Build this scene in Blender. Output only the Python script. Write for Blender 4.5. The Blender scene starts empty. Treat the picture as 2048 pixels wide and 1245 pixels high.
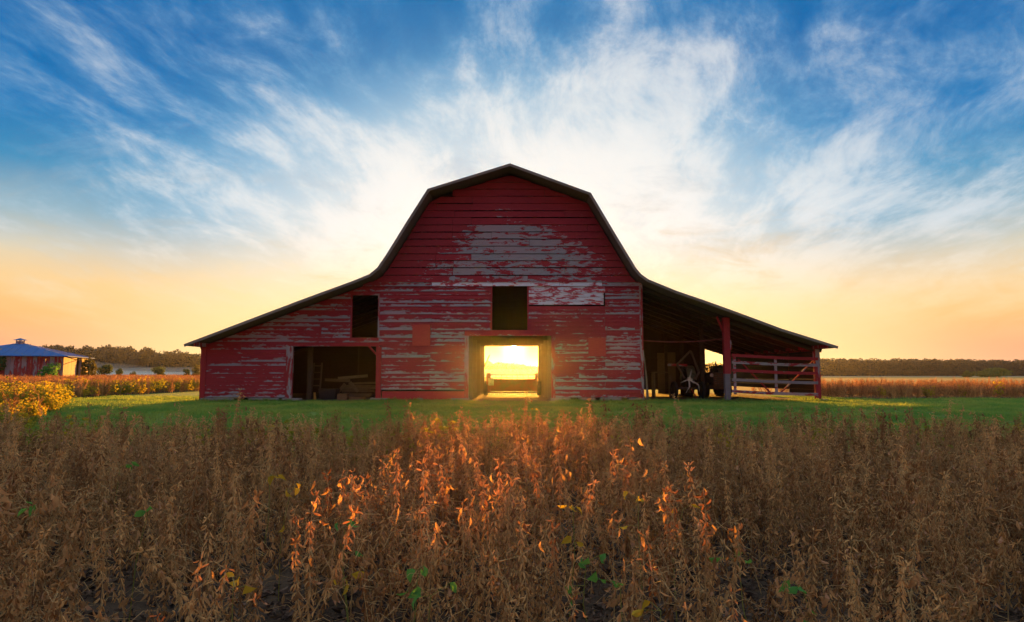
import bpy, bmesh, math, random
from mathutils import Vector, Matrix, noise as mnoise

SC = bpy.context.scene
COL = SC.collection
R = math.radians
PI = math.pi

# ------------------------------------------------------------------ camera
FPX = 1365.0                      # focal length in photograph pixels (2048 wide)
CH = 1.02                         # eye height above the barn's ground
PITCH = math.atan(127.5 / FPX)
cam_d = bpy.data.cameras.new('camera')
cam_d.sensor_width = 36.0
cam_d.lens = 36.0 * FPX / 2048.0
cam_d.clip_start = 0.05
cam_d.clip_end = 6000
cam = bpy.data.objects.new('camera', cam_d)
COL.objects.link(cam)
cam.location = (0, 0, CH)
cam.rotation_euler = (PI / 2 + PITCH, 0, 0)
SC.camera = cam

def ray(px, py):
    u = (px - 1024.0) / FPX
    v = (622.5 - py) / FPX
    return Vector((u, math.cos(PITCH) - v * math.sin(PITCH), math.sin(PITCH) + v * math.cos(PITCH)))

def at(px, py, Y):
    d = ray(px, py)
    return Vector((0, 0, CH)) + d * (Y / d.y)

def X(px, Y):
    return at(px, 750, Y).x

def Z(py, Y):
    return at(1024, py, Y).z

# ------------------------------------------------------------------ light
SUN = ray(1028, 699).normalized()
sun_d = bpy.data.lights.new('sun', 'SUN')
sun_d.energy = 5.0
sun_d.angle = R(0.53)
sun_d.color = (1.0, 0.42, 0.05)
sun = bpy.data.objects.new('sun', sun_d)
COL.objects.link(sun)
sun.rotation_euler = SUN.to_track_quat('Z', 'Y').to_euler()
sun.location = (0, 60, 40)

def lin(c):
    out = []
    for v in c[:3]:
        v /= 255.0
        out.append(v / 12.92 if v <= 0.04045 else ((v + 0.055) / 1.055) ** 2.4)
    return (out[0], out[1], out[2], 1.0)

class NT:
    """small helper to write node trees as expressions"""
    def __init__(self, tree):
        self.t = tree
        self.n = tree.nodes
        self.l = tree.links

    def node(self, typ, **kw):
        nd = self.n.new(typ)
        for k, v in kw.items():
            setattr(nd, k, v)
        return nd

    def put(self, sock, val):
        if val is None:
            return
        if isinstance(val, bpy.types.NodeSocket):
            self.l.new(val, sock)
        else:
            sock.default_value = val

    def m(self, op, a, b=None, c=None, clamp=False):
        nd = self.node('ShaderNodeMath', operation=op, use_clamp=clamp)
        for i, v in enumerate((a, b, c)):
            self.put(nd.inputs[i], v)
        return nd.outputs[0]

    def vm(self, op, a, b=None):
        nd = self.node('ShaderNodeVectorMath', operation=op)
        self.put(nd.inputs[0], a)
        if b is not None:
            self.put(nd.inputs[1], b)
        return nd.outputs['Value'] if op in ('DOT_PRODUCT', 'LENGTH') else nd.outputs['Vector']

    def xyz(self, v):
        nd = self.node('ShaderNodeSeparateXYZ')
        self.put(nd.inputs[0], v)
        return nd.outputs

    def comb(self, x, y, z):
        nd = self.node('ShaderNodeCombineXYZ')
        for i, v in enumerate((x, y, z)):
            self.put(nd.inputs[i], v)
        return nd.outputs[0]

    def mix(self, f, a, b, blend='MIX'):
        nd = self.node('ShaderNodeMix', data_type='RGBA', blend_type=blend)
        self.put(nd.inputs[0], f)
        self.put(nd.inputs[6], a)
        self.put(nd.inputs[7], b)
        return nd.outputs[2]

    def ramp(self, f, stops, interp='LINEAR'):
        nd = self.node('ShaderNodeValToRGB')
        cr = nd.color_ramp
        cr.interpolation = interp
        while len(cr.elements) < len(stops):
            cr.elements.new(0.5)
        for e, (p, c) in zip(cr.elements, stops):
            e.position = p
            e.color = c if len(c) == 4 else (c[0], c[1], c[2], 1)
        self.put(nd.inputs[0], f)
        return nd.outputs[0]

    def noise(self, vec, scale, detail=4, rough=0.55, dist=0.0, lac=2.0):
        nd = self.node('ShaderNodeTexNoise')
        self.put(nd.inputs['Vector'], vec)
        nd.inputs['Scale'].default_value = scale
        nd.inputs['Detail'].default_value = detail
        nd.inputs['Roughness'].default_value = rough
        nd.inputs['Lacunarity'].default_value = lac
        nd.inputs['Distortion'].default_value = dist
        return nd.outputs[0]

    def smooth(self, v, a, b):
        nd = self.node('ShaderNodeMapRange', interpolation_type='SMOOTHSTEP')
        self.put(nd.inputs[0], v)
        nd.inputs[1].default_value = a
        nd.inputs[2].default_value = b
        return nd.outputs[0]

def build_world():
    w = bpy.data.worlds.new('World')
    SC.world = w
    w.use_nodes = True
    N = NT(w.node_tree)
    N.n.clear()
    d = N.vm('NORMALIZE', N.node('ShaderNodeTexCoord').outputs['Generated'])
    x, y, z = N.xyz(d)
    zc = N.m('MAXIMUM', z, 0.0)
    base = N.ramp(zc, [
        (0.000, lin((242, 166, 142))), (0.035, lin((250, 172, 130))), (0.075, lin((252, 187, 116))),
        (0.115, lin((250, 208, 146))), (0.155, lin((226, 212, 182))), (0.200, lin((156, 180, 188))),
        (0.255, lin((66, 142, 186))), (0.320, lin((12, 114, 180))), (0.420, lin((2, 98, 168))),
        (0.530, lin((30, 112, 174))), (0.660, lin((160, 182, 198))), (1.0, lin((236, 230, 220)))])  # pale top stops lie out of view, added to lift the ambient light
    # angle from the sun, in degrees
    ca = N.m('MINIMUM', N.vm('DOT_PRODUCT', d, tuple(SUN)), 1.0)
    ang = N.m('DEGREES', N.m('ARCCOSINE', ca))
    az = N.m('DIVIDE', N.m('DEGREES', N.m('ARCTAN2', x, y)), 30.0)
    el = N.m('DIVIDE', N.m('SUBTRACT', N.m('DEGREES', N.m('ARCSINE', z)), 2.1), 22.0)
    q2 = N.m('ADD', N.m('MULTIPLY', az, az), N.m('MULTIPLY', el, el))
    glow = N.m('POWER', 2.718, N.m('MULTIPLY', N.m('POWER', q2, 1.4), -1.0))
    near = N.m('POWER', 2.718, N.m('MULTIPLY', N.m('POWER', N.m('DIVIDE', ang, 34.0), 3.0), -1.0))
    # cirrus on a flat layer overhead: streaks run away from the viewer
    k = N.m('DIVIDE', 1.0, N.m('ADD', zc, 0.20))
    px_ = N.m('MULTIPLY', x, k)
    py_ = N.m('MULTIPLY', y, k)
    P = N.comb(px_, py_, 0.0)
    w1 = N.node('ShaderNodeTexNoise')
    N.put(w1.inputs['Vector'], P)
    w1.inputs['Scale'].default_value = 0.9
    w1.inputs['Detail'].default_value = 2
    warp = N.vm('SCALE', N.vm('SUBTRACT', w1.outputs['Color'], (0.5, 0.5, 0.5)))
    warp.node.inputs['Scale'].default_value = 0.55
    Q = N.vm('ADD', P, warp)
    qx, qy, qz = N.xyz(Q)
    # lean of the streaks: left ones sweep to upper left
    sx = N.m('SUBTRACT', qx, N.m('MULTIPLY', qy, 0.13))
    fib = N.noise(N.comb(N.m('MULTIPLY', sx, 2.1), N.m('MULTIPLY', qy, 0.95), 5.4), 1.7, 10, 0.62, 0.2)
    big = N.noise(N.comb(N.m('MULTIPLY', px_, 0.8), N.m('MULTIPLY', py_, 0.55), 7.7), 0.95, 3, 0.5, 0.3)
    fine = N.noise(N.comb(N.m('MULTIPLY', sx, 4.2), N.m('MULTIPLY', qy, 1.7), 9.2), 2.6, 9, 0.68, 0.25)
    dens = N.m('ADD', N.m('MULTIPLY', fib, 0.75), N.m('MULTIPLY', big, 0.55))
    dens = N.m('ADD', dens, N.m('MULTIPLY', N.m('SUBTRACT', fine, 0.5), 0.36))
    mz = N.m('MULTIPLY', az, 30.0 / 40.0)
    me_ = N.m('MULTIPLY', N.m('SUBTRACT', el, 0.50), 21.0 / 15.0)
    mass = N.m('POWER', 2.718, N.m('MULTIPLY', N.m('ADD', N.m('MULTIPLY', mz, mz), N.m('MULTIPLY', me_, me_)), -1.0))
    dens = N.m('ADD', dens, N.m('MULTIPLY', mass, 0.33))
    cl = N.smooth(dens, 0.61, 1.06)
    far = N.smooth(zc, 0.02, 0.13)
    cl = N.m('MULTIPLY', cl, N.m('ADD', N.m('MULTIPLY', far, 0.85), 0.05))
    # colours
    veil = N.mix(N.smooth(zc, 0.05, 0.26), lin((255, 226, 164)), lin((248, 245, 236)))
    mid = N.mix(N.smooth(zc, 0.10, 0.22), lin((252, 212, 150)), lin((108, 170, 206)))
    sky0 = N.mix(N.m('MULTIPLY', N.smooth(glow, 0.05, 0.50), 0.85), base, mid)
    sky1 = N.mix(N.m('MULTIPLY', N.smooth(glow, 0.24, 0.80), 0.84), sky0, veil)
    ccol = N.mix(N.smooth(cl, 0.0, 0.75), lin((120, 182, 216)), N.mix(near, lin((196, 212, 226)), lin((246, 244, 238))))
    ccol = N.mix(N.smooth(zc, 0.20, 0.07), ccol, lin((255, 228, 176)))
    sky2 = N.mix(cl, sky1, ccol)
    # thicker grey puffs lit from behind
    puff = N.smooth(N.noise(N.comb(N.m('MULTIPLY', qx, 1.5), N.m('MULTIPLY', qy, 2.0), 1.3), 1.9, 9, 0.64, 0.25), 0.50, 0.78)
    puff = N.m('MULTIPLY', N.m('MULTIPLY', puff, near), N.m('MULTIPLY', N.smooth(zc, 0.08, 0.15), N.smooth(zc, 0.44, 0.28)))
    sky2 = N.mix(N.m('MULTIPLY', puff, 0.75), sky2, N.mix(N.smooth(zc, 0.14, 0.30), lin((226, 196, 152)), lin((176, 194, 208))))
    # brightening towards the sun
    gain = N.m('ADD', 1.0, N.m('MULTIPLY', glow, 0.04))
    sky2 = N.mix(1.0, sky2, N.comb(gain, gain, gain), 'MULTIPLY')
    # aureole of the low sun
    a1 = N.m('POWER', 2.718, N.m('MULTIPLY', N.m('POWER', N.m('DIVIDE', ang, 6.4), 2.0), -1.0))
    sky3 = N.mix(a1, sky2, (1.10, 0.50, 0.008, 1))
    a2 = N.m('POWER', 2.718, N.m('MULTIPLY', N.m('POWER', N.m('DIVIDE', ang, 0.75), 2.0), -1.0))
    sky4 = N.mix(a2, sky3, (3.0, 2.4, 1.5, 1))
    disc = N.smooth(ang, 0.34, 0.24)
    sky5 = N.mix(disc, sky4, (40, 34, 22, 1))
    bg = N.node('ShaderNodeBackground')
    N.put(bg.inputs[0], sky5)
    bg.inputs[1].default_value = 0.226
    st = N.node('ShaderNodeTexSky', sky_type='NISHITA')
    st.sun_disc = False
    st.sun_elevation = math.asin(SUN.z)
    st.sun_rotation = math.atan2(SUN.x, SUN.y)
    st.air_density = 1.2
    st.dust_density = 2.0
    bg2 = N.node('ShaderNodeBackground')
    N.put(bg2.inputs[0], st.outputs[0])
    bg2.inputs[1].default_value = 0.0002
    ad = N.node('ShaderNodeAddShader')
    N.l.new(bg.outputs[0], ad.inputs[0])
    N.l.new(bg2.outputs[0], ad.inputs[1])
    out = N.node('ShaderNodeOutputWorld')
    N.l.new(ad.outputs[0], out.inputs[0])
    w.cycles.sampling_method = 'MANUAL'
    w.cycles.sample_map_resolution = 1024

build_world()
SC.view_settings.view_transform = 'Standard'
SC.view_settings.look = 'None'
SC.view_settings.gamma = 1.0
SC.view_settings.exposure = 2.2
SC.render.engine = 'CYCLES'
SC.cycles.use_denoising = True
SC.cycles.max_bounces = 6
SC.cycles.diffuse_bounces = 3
SC.cycles.glossy_bounces = 2
SC.cycles.transmission_bounces = 4
SC.cycles.volume_bounces = 2
SC.cycles.transparent_max_bounces = 8
SC.cycles.sample_clamp_indirect = 4.0
SC.cycles.caustics_reflective = False
SC.cycles.caustics_refractive = False

# ------------------------------------------------------------------ mesh helpers
class MB:
    def __init__(self):
        self.v = []
        self.f = []
        self.mi = []

    def add(self, vs, fs, mi=0):
        o = len(self.v)
        self.v.extend([tuple(p) for p in vs])
        self.f.extend([tuple(i + o for i in f) for f in fs])
        self.mi.extend([mi] * len(fs))

    def box(self, x0, x1, y0, y1, z0, z1, mi=0):
        self.add([(x0, y0, z0), (x1, y0, z0), (x1, y1, z0), (x0, y1, z0), (x0, y0, z1), (x1, y0, z1), (x1, y1, z1), (x0, y1, z1)],
                 [(0, 3, 2, 1), (4, 5, 6, 7), (0, 1, 5, 4), (1, 2, 6, 5), (2, 3, 7, 6), (3, 0, 4, 7)], mi)
        return self

    def bar(self, p0, p1, w, h, up=(0, 0, 1), mi=0, taper=1.0):
        p0 = Vector(p0); p1 = Vector(p1)
        d = (p1 - p0).normalized()
        u = Vector(up)
        if abs(d.dot(u)) > 0.98:
            u = Vector((0, 1, 0))
        s = d.cross(u).normalized()
        t = s.cross(d).normalized()
        vs = []
        for p, k in ((p0, 1.0), (p1, taper)):
            for a, b in ((-1, -1), (1, -1), (1, 1), (-1, 1)):
                vs.append(p + s * (a * w / 2 * k) + t * (b * h / 2 * k))
        self.add(vs, [(3, 2, 1, 0), (4, 5, 6, 7), (0, 1, 5, 4), (1, 2, 6, 5), (2, 3, 7, 6), (3, 0, 4, 7)], mi)
        return self

    def tube(self, pts, rads, n=6, mi=0, cap=True):
        pts = [Vector(p) for p in pts]
        if not isinstance(rads, (list, tuple)):
            rads = [rads] * len(pts)
        vs = []
        for i, p in enumerate(pts):
            d = (pts[min(i + 1, len(pts) - 1)] - pts[max(i - 1, 0)]).normalized()
            u = Vector((0, 0, 1)) if abs(d.z) < 0.95 else Vector((1, 0, 0))
            s = d.cross(u).normalized()
            t = s.cross(d)
            for k in range(n):
                a = 2 * PI * k / n
                vs.append(p + (s * math.cos(a) + t * math.sin(a)) * rads[i])
        fs = []
        for i in range(len(pts) - 1):
            for k in range(n):
                a = i * n + k
                b = i * n + (k + 1) % n
                fs.append((a, b, b + n, a + n))
        if cap:
            fs.append(tuple(range(n - 1, -1, -1)))
            o = (len(pts) - 1) * n
            fs.append(tuple(range(o, o + n)))
        self.add(vs, fs, mi)
        return self

    def ring(self, c, axis, r0, r1, wd, n=20, mi=0):
        """wheel ring: inner r0, outer r1, width wd along axis"""
        c = Vector(c); ax = Vector(axis).normalized()
        u = Vector((0, 0, 1)) if abs(ax.z) < 0.9 else Vector((1, 0, 0))
        s = ax.cross(u).normalized(); t = s.cross(ax)
        vs = []
        rm = r1 - (r1 - r0) * 0.18
        prof = [(r0, -.5), (rm, -.5), (r1, -.28), (r1, .28), (rm, .5), (r0, .5)]
        for k in range(n):
            a = 2 * PI * k / n
            e = s * math.cos(a) + t * math.sin(a)
            for r, q in prof:
                vs.append(c + e * r + ax * (q * wd))
        fs = []
        m = len(prof)
        for k in range(n):
            for j in range(m):
                a = k * m + j; b = k * m + (j + 1) % m
                a2 = ((k + 1) % n) * m + j; b2 = ((k + 1) % n) * m + (j + 1) % m
                fs.append((a, b, b2, a2))
        self.add(vs, fs, mi)
        return self

    def disc(self, c, axis, r, wd, n=16, mi=0):
        c = Vector(c); ax = Vector(axis).normalized()
        return self.tube([c - ax * wd / 2, c + ax * wd / 2], r, n, mi)

    def mesh(self, name, mats, smooth=False, off=None):
        me = bpy.data.meshes.new(name)
        v = self.v
        if off is not None:
            v = [(p[0] - off[0], p[1] - off[1], p[2] - off[2]) for p in v]
        me.from_pydata(v, [], self.f)
        if not isinstance(mats, (list, tuple)):
            mats = [mats]
        for m in mats:
            me.materials.append(m)
        if len(mats) > 1:
            me.polygons.foreach_set('material_index', self.mi)
        if smooth:
            me.polygons.foreach_set('use_smooth', [True] * len(self.f))
        me.update()
        return me

    def build(self, name, mats, parent=None, smooth=False, kind=None):
        off = None
        if parent is not None:
            off = Vector((0, 0, 0))
            q = parent
            while q is not None:
                off = off + q.location
                q = q.parent
        o = bpy.data.objects.new(name, self.mesh(name, mats, smooth, off))
        COL.objects.link(o)
        if parent is not None:
            o.parent = parent
        if kind:
            o['kind'] = kind
        return o

def thing(name, label, cat, loc=(0, 0, 0), group=None, rz=0.0):
    o = bpy.data.objects.new(name, None)
    COL.objects.link(o)
    o.empty_display_size = 0.2
    o.location = loc
    o.rotation_euler = (0, 0, rz)
    o['label'] = label
    o['category'] = cat
    if group:
        o['group'] = group
    return o

def tag(o, label, cat, group=None):
    o['label'] = label
    o['category'] = cat
    if group:
        o['group'] = group
    return o

def copy_tree(o, parent=None):
    c = o.copy()
    COL.objects.link(c)
    c.parent = parent
    for ch in list(o.children):
        copy_tree(ch, c)
    return c

def rebase(o, base):
    """give a one-mesh thing its origin at its base"""
    b = Vector(base)
    o.data.transform(Matrix.Translation(-b))
    o.location = b
    return o

# ------------------------------------------------------------------ materials
def mat(name, build):
    m = bpy.data.materials.new(name)
    m.use_nodes = True
    N = NT(m.node_tree)
    N.n.clear()
    out = N.node('ShaderNodeOutputMaterial')
    build(N, out)
    return m

def bsdf(N, out, col, rough=0.8, spec=0.3, metal=0.0, height=None, bump=0.3, dist=0.01):
    b = N.node('ShaderNodeBsdfPrincipled')
    N.put(b.inputs['Base Color'], col)
    N.put(b.inputs['Roughness'], rough)
    b.inputs['Specular IOR Level'].default_value = spec
    b.inputs['Metallic'].default_value = metal
    if height is not None:
        bp = N.node('ShaderNodeBump')
        bp.inputs['Strength'].default_value = bump
        bp.inputs['Distance'].default_value = dist
        N.put(bp.inputs['Height'], height)
        N.l.new(bp.outputs[0], b.inputs['Normal'])
    N.l.new(b.outputs[0], out.inputs[0])
    return b

def pos(N):
    return N.node('ShaderNodeNewGeometry').outputs['Position']

def scaled(N, v, s):
    return N.vm('MULTIPLY', v, s)

def orand(N):
    return N.node('ShaderNodeObjectInfo').outputs['Random']

YF = 26.25      # barn front wall
YB = 36.85      # barn rear wall
YR = 25.2      # front edge of the roof

def paint_red(vertical=False, peel=0.0, zone=True):
    def b(N, out):
        P = pos(N)
        x, y, z = N.xyz(P)
        rnd = orand(N)
        off = N.comb(N.m('MULTIPLY', rnd, 37.0), N.m('MULTIPLY', rnd, 11.0), N.m('MULTIPLY', rnd, 23.0))
        S = (5.0, 5.0, 0.9) if vertical else (1.5, 1.5, 5.0)
        Pn = N.vm('ADD', scaled(N, P, S), off)
        n1 = N.noise(Pn, 1.3, 8, 0.72, 0.3)
        n2 = N.noise(scaled(N, P, (0.35, 0.35, 0.5)), 1.1, 3, 0.5)
        grain = N.noise(N.vm('ADD', scaled(N, P, (60, 60, 3) if vertical else (3, 60, 60)), off), 1.0, 4, 0.6)
        gen = N.xyz(N.node('ShaderNodeTexCoord').outputs['Generated'])
        low = N.m('SUBTRACT', 1.0, gen[2])
        v = N.m('ADD', N.m('ADD', 0.5, N.m('MULTIPLY', N.m('SUBTRACT', n1, 0.5), 1.55)), N.m('MULTIPLY', N.m('SUBTRACT', n2, 0.5), 0.5))
        v = N.m('ADD', v, N.m('MULTIPLY', N.m('SUBTRACT', rnd, 0.5), 0.34))
        v = N.m('ADD', v, peel)
        if zone:
            zt = Z(412, YF); zb = Z(566, YF)
            # weathered triangle under the ridge
            w = N.m('MULTIPLY', N.m('DIVIDE', N.m('SUBTRACT', zt, z), zt - zb), 4.6)
            ins = N.smooth(N.m('SUBTRACT', w, N.m('ABSOLUTE', N.m('ADD', x, 0.15))), -1.6, 1.2)
            up = N.smooth(z, zb - 0.15, zb + 0.05)
            hi = N.m('MULTIPLY', up, N.m('SUBTRACT', N.m('MULTIPLY', ins, 0.43), 0.36))
            lo = N.m('MULTIPLY', N.m('SUBTRACT', 1.0, up), N.m('SUBTRACT', N.m('MULTIPLY', low, 0.38), 0.25))
            v = N.m('ADD', v, N.m('ADD', hi, lo))
        msk = N.smooth(v, 0.535, 0.575)
        red = N.mix(n2, (0.29, 0.012, 0.021, 1), (0.48, 0.030, 0.043, 1))
        red = N.mix(N.smooth(grain, 0.45, 0.75), red, (0.22, 0.012, 0.02, 1))
        red = N.mix(N.m('MULTIPLY', rnd, 0.35), red, (0.30, 0.03, 0.03, 1))
        wood = N.mix(grain, (0.16, 0.13, 0.14, 1), (0.46, 0.41, 0.45, 1))
        wood = N.mix(N.smooth(n2, 0.40, 0.75), wood, (0.44, 0.25, 0.27, 1))
        col = N.mix(msk, red, wood)
        h = N.m('ADD', N.m('MULTIPLY', grain, 0.5), N.m('MULTIPLY', msk, -0.5))
        bsdf(N, out, col, N.m('ADD', 0.62, N.m('MULTIPLY', msk, 0.25)), 0.28, 0, h, 0.35, 0.006)
    return b

def white_peel(N, out):
    P = pos(N)
    rnd = orand(N)
    n1 = N.noise(N.vm('ADD', scaled(N, P, (1.6, 1.0, 5.0)), N.comb(N.m('MULTIPLY', rnd, 17.0), 0.0, N.m('MULTIPLY', rnd, 9.0))), 1.4, 7, 0.68, 0.3)
    msk = N.smooth(n1, 0.44, 0.53)
    g = N.noise(scaled(N, P, (3, 60, 60)), 1.0, 4)
    col = N.mix(msk, (0.48, 0.05, 0.07, 1), N.mix(g, (0.50, 0.44, 0.52, 1), (0.86, 0.80, 0.86, 1)))
    bsdf(N, out, col, 0.7, 0.3, 0, g, 0.3, 0.005)

def patch_red(N, out):
    n = N.noise(scaled(N, pos(N), (6, 6, 30)), 1.0, 5)
    bsdf(N, out, N.mix(n, (0.40, 0.022, 0.03, 1), (0.58, 0.05, 0.055, 1)), 0.65, 0.25, 0, n, 0.15, 0.004)

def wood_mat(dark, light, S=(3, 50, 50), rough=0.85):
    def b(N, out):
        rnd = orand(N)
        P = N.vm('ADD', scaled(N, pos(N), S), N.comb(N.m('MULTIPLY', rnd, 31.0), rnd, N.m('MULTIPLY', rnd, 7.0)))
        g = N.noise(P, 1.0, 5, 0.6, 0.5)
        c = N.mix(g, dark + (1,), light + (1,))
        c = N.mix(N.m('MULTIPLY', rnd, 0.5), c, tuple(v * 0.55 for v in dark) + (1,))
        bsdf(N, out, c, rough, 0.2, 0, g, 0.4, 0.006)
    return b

def metal_mat(c1, c2, rough=0.5, metal=0.6, scale=6.0, thr=(0.45, 0.6)):
    def b(N, out):
        n = N.noise(pos(N), scale, 6, 0.62)
        bsdf(N, out, N.mix(N.smooth(n, *thr), c1 + (1,), c2 + (1,)), rough, 0.4, metal, n, 0.15, 0.004)
    return b

def plain(c, rough=0.8, spec=0.25):
    def b(N, out):
        n = N.noise(pos(N), 9.0, 4)
        bsdf(N, out, N.mix(n, tuple(v * 0.75 for v in c) + (1,), tuple(min(1, v * 1.2) for v in c) + (1,)), rough, spec)
    return b

def leafy(c1, c2, c3=None, trans=0.4, scale=12.0, tcol=None, rough=0.75):
    """two-sided leaf: diffuse plus light shining through; colour varies per plant and over the plant"""
    def b(N, out):
        rnd = orand(N)
        n = N.noise(N.node('ShaderNodeTexCoord').outputs['Object'], scale, 3, 0.6)
        f = N.smooth(N.m('ADD', N.m('MULTIPLY', n, 0.72), N.m('MULTIPLY', rnd, 0.52)), 0.34, 0.92)
        col = N.mix(f, c1 + (1,), c2 + (1,))
        if c3:
            n3 = N.noise(N.vm('ADD', N.node('ShaderNodeTexCoord').outputs['Object'], N.comb(rnd, rnd, 4.0)), scale * 1.9, 2)
            col = N.mix(N.smooth(n3, 0.58, 0.66), col, c3 + (1,))
        p = N.node('ShaderNodeBsdfPrincipled')
        N.put(p.inputs['Base Color'], col)
        p.inputs['Roughness'].default_value = rough
        p.inputs['Specular IOR Level'].default_value = 0.2
        t = N.node('ShaderNodeBsdfTranslucent')
        N.put(t.inputs[0], N.mix(0.5, col, (tcol or c2) + (1,)))
        mx = N.node('ShaderNodeMixShader')
        mx.inputs[0].default_value = trans
        N.l.new(p.outputs[0], mx.inputs[1])
        N.l.new(t.outputs[0], mx.inputs[2])
        N.l.new(mx.outputs[0], out.inputs[0])
    return b

M = {}
M['red'] = mat('weathered_red_paint', paint_red())
M['redv'] = mat('weathered_red_trim', paint_red(True, -0.10, False))
M['redside'] = mat('weathered_red_side', paint_red(False, -0.05, False))
M['white'] = mat('peeling_white_paint', white_peel)
M['patch'] = mat('fresh_red_patch', patch_red)
M['oldwood'] = mat('old_barn_wood', wood_mat((0.08, 0.055, 0.045), (0.20, 0.15, 0.12), (40, 40, 3)))
M['beam'] = mat('dark_beam_wood', wood_mat((0.045, 0.028, 0.022), (0.11, 0.075, 0.06), (3, 30, 30)))
M['rake'] = mat('grey_rake_board', wood_mat((0.20, 0.14, 0.125), (0.38, 0.30, 0.27), (2, 2, 2)))
M['inside'] = mat('shaded_inside_boards', wood_mat((0.035, 0.022, 0.018), (0.085, 0.055, 0.045), (3, 3, 30)))  # bare boards, colour darkened to carry the shade indoors
M['deck'] = mat('roof_deck_boards', wood_mat((0.15, 0.10, 0.085), (0.32, 0.24, 0.205), (30, 3, 30)))
M['plank'] = mat('loose_plank_wood', wood_mat((0.10, 0.07, 0.05), (0.30, 0.22, 0.16), (3, 40, 40)))
M['crate'] = mat('crate_wood', wood_mat((0.24, 0.12, 0.06), (0.42, 0.24, 0.12), (4, 40, 40)))
M['pale'] = mat('pale_worn_wood', wood_mat((0.16, 0.12, 0.14), (0.36, 0.30, 0.34), (4, 4, 30)))
M['gate'] = mat('gate_rail_wood', paint_red(False, -0.05, False))
M['tin'] = mat('rusty_roof_tin', metal_mat((0.22, 0.20, 0.19), (0.20, 0.09, 0.045), 0.55, 0.5, 1.2))
M['bluetin'] = mat('blue_shed_tin', metal_mat((0.022, 0.13, 0.42), (0.05, 0.14, 0.34), 0.9, 0.0, 1.6))
M['rusttin'] = mat('rusted_shed_tin', metal_mat((0.05, 0.12, 0.34), (0.30, 0.17, 0.10), 0.6, 0.1, 1.3, (0.42, 0.52)))
M['iron'] = mat('dark_iron', metal_mat((0.05, 0.045, 0.045), (0.11, 0.06, 0.04), 0.6, 0.5, 8.0))
M['drill'] = mat('faded_drill_paint', metal_mat((0.30, 0.07, 0.03), (0.20, 0.09, 0.04), 0.6, 0.1, 4.0))
M['steel'] = mat('bare_worn_steel', metal_mat((0.55, 0.54, 0.55), (0.35, 0.33, 0.33), 0.45, 0.5, 6.0))
M['rubber'] = mat('tyre_rubber', plain((0.03, 0.028, 0.028), 0.9))
M['tractor'] = mat('dark_tractor_paint', metal_mat((0.05, 0.042, 0.045), (0.10, 0.08, 0.08), 0.6, 0.1, 5.0))  # very dark paint with slightly lighter blotches
M['fender'] = mat('green_grey_fender', metal_mat((0.14, 0.17, 0.15), (0.22, 0.22, 0.20), 0.5, 0.2, 5.0))
M['stone'] = mat('foundation_stone', plain((0.34, 0.27, 0.25), 0.9))
M['ochre'] = mat('ochre_plastic', plain((0.55, 0.25, 0.05), 0.6))
M['cable'] = mat('red_cable', plain((0.22, 0.05, 0.06), 0.7))
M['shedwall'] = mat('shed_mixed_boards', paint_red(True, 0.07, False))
M['shedlit'] = mat('shed_sunlit_boards', wood_mat((0.34, 0.20, 0.16), (0.56, 0.40, 0.33), (30, 30, 3)))  # sunlight on the end wall put into a paler, warmer board colour

M['stem'] = mat('dry_stem', leafy((0.36, 0.21, 0.09), (0.70, 0.45, 0.19), None, 0.15))
M['pod'] = mat('dry_pod', leafy((0.26, 0.115, 0.042), (0.90, 0.57, 0.235), None, 0.50, 14.0, (0.80, 0.44, 0.16)))
M['leaf'] = mat('dry_leaf', leafy((0.12, 0.048, 0.020), (0.68, 0.345, 0.135), (0.62, 0.33, 0.19), 0.42, 10.0, (0.66, 0.38, 0.16)))
M['ystem'] = mat('yellowing_stem', leafy((0.22, 0.24, 0.05), (0.36, 0.30, 0.07), None, 0.15))
M['yleaf'] = mat('yellowing_leaf', leafy((0.16, 0.24, 0.03), (0.62, 0.42, 0.03), (0.10, 0.22, 0.03), 0.45, 9.0, (0.70, 0.50, 0.04)))
M['gleaf'] = mat('green_bean_leaf', leafy((0.07, 0.26, 0.05), (0.16, 0.36, 0.06), None, 0.45, 9.0, (0.25, 0.45, 0.06)))
M['goldleaf'] = mat('gold_bean_leaf', leafy((0.50, 0.30, 0.02), (0.72, 0.46, 0.04), None, 0.45, 9.0, (0.8, 0.48, 0.04)))
M['litter'] = mat('leaf_litter', leafy((0.05, 0.030, 0.022), (0.17, 0.11, 0.08), None, 0.1, 10.0))
def grass_m(N, out):
    P = pos(N)
    rnd = orand(N)
    n1 = N.noise(P, 0.55, 5, 0.62)
    n2 = N.noise(scaled(N, P, (1, 1.6, 1)), 1.9, 4, 0.6)
    col = N.mix(rnd, (0.055, 0.25, 0.055, 1), (0.15, 0.37, 0.06, 1))
    col = N.mix(N.m('MULTIPLY', N.smooth(n1, 0.38, 0.62), 0.85), col, (0.38, 0.42, 0.09, 1))
    col = N.mix(N.m('MULTIPLY', N.smooth(n2, 0.56, 0.70), 0.8), col, (0.36, 0.30, 0.13, 1))
    p = N.node('ShaderNodeBsdfPrincipled')
    N.put(p.inputs['Base Color'], col)
    p.inputs['Roughness'].default_value = 0.7
    p.inputs['Specular IOR Level'].default_value = 0.2
    t = N.node('ShaderNodeBsdfTranslucent')
    N.put(t.inputs[0], N.mix(0.5, col, (0.40, 0.46, 0.07, 1)))
    mx = N.node('ShaderNodeMixShader')
    mx.inputs[0].default_value = 0.5
    N.l.new(p.outputs[0], mx.inputs[1])
    N.l.new(t.outputs[0], mx.inputs[2])
    N.l.new(mx.outputs[0], out.inputs[0])
M['grass'] = mat('grass_blade', grass_m)
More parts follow.
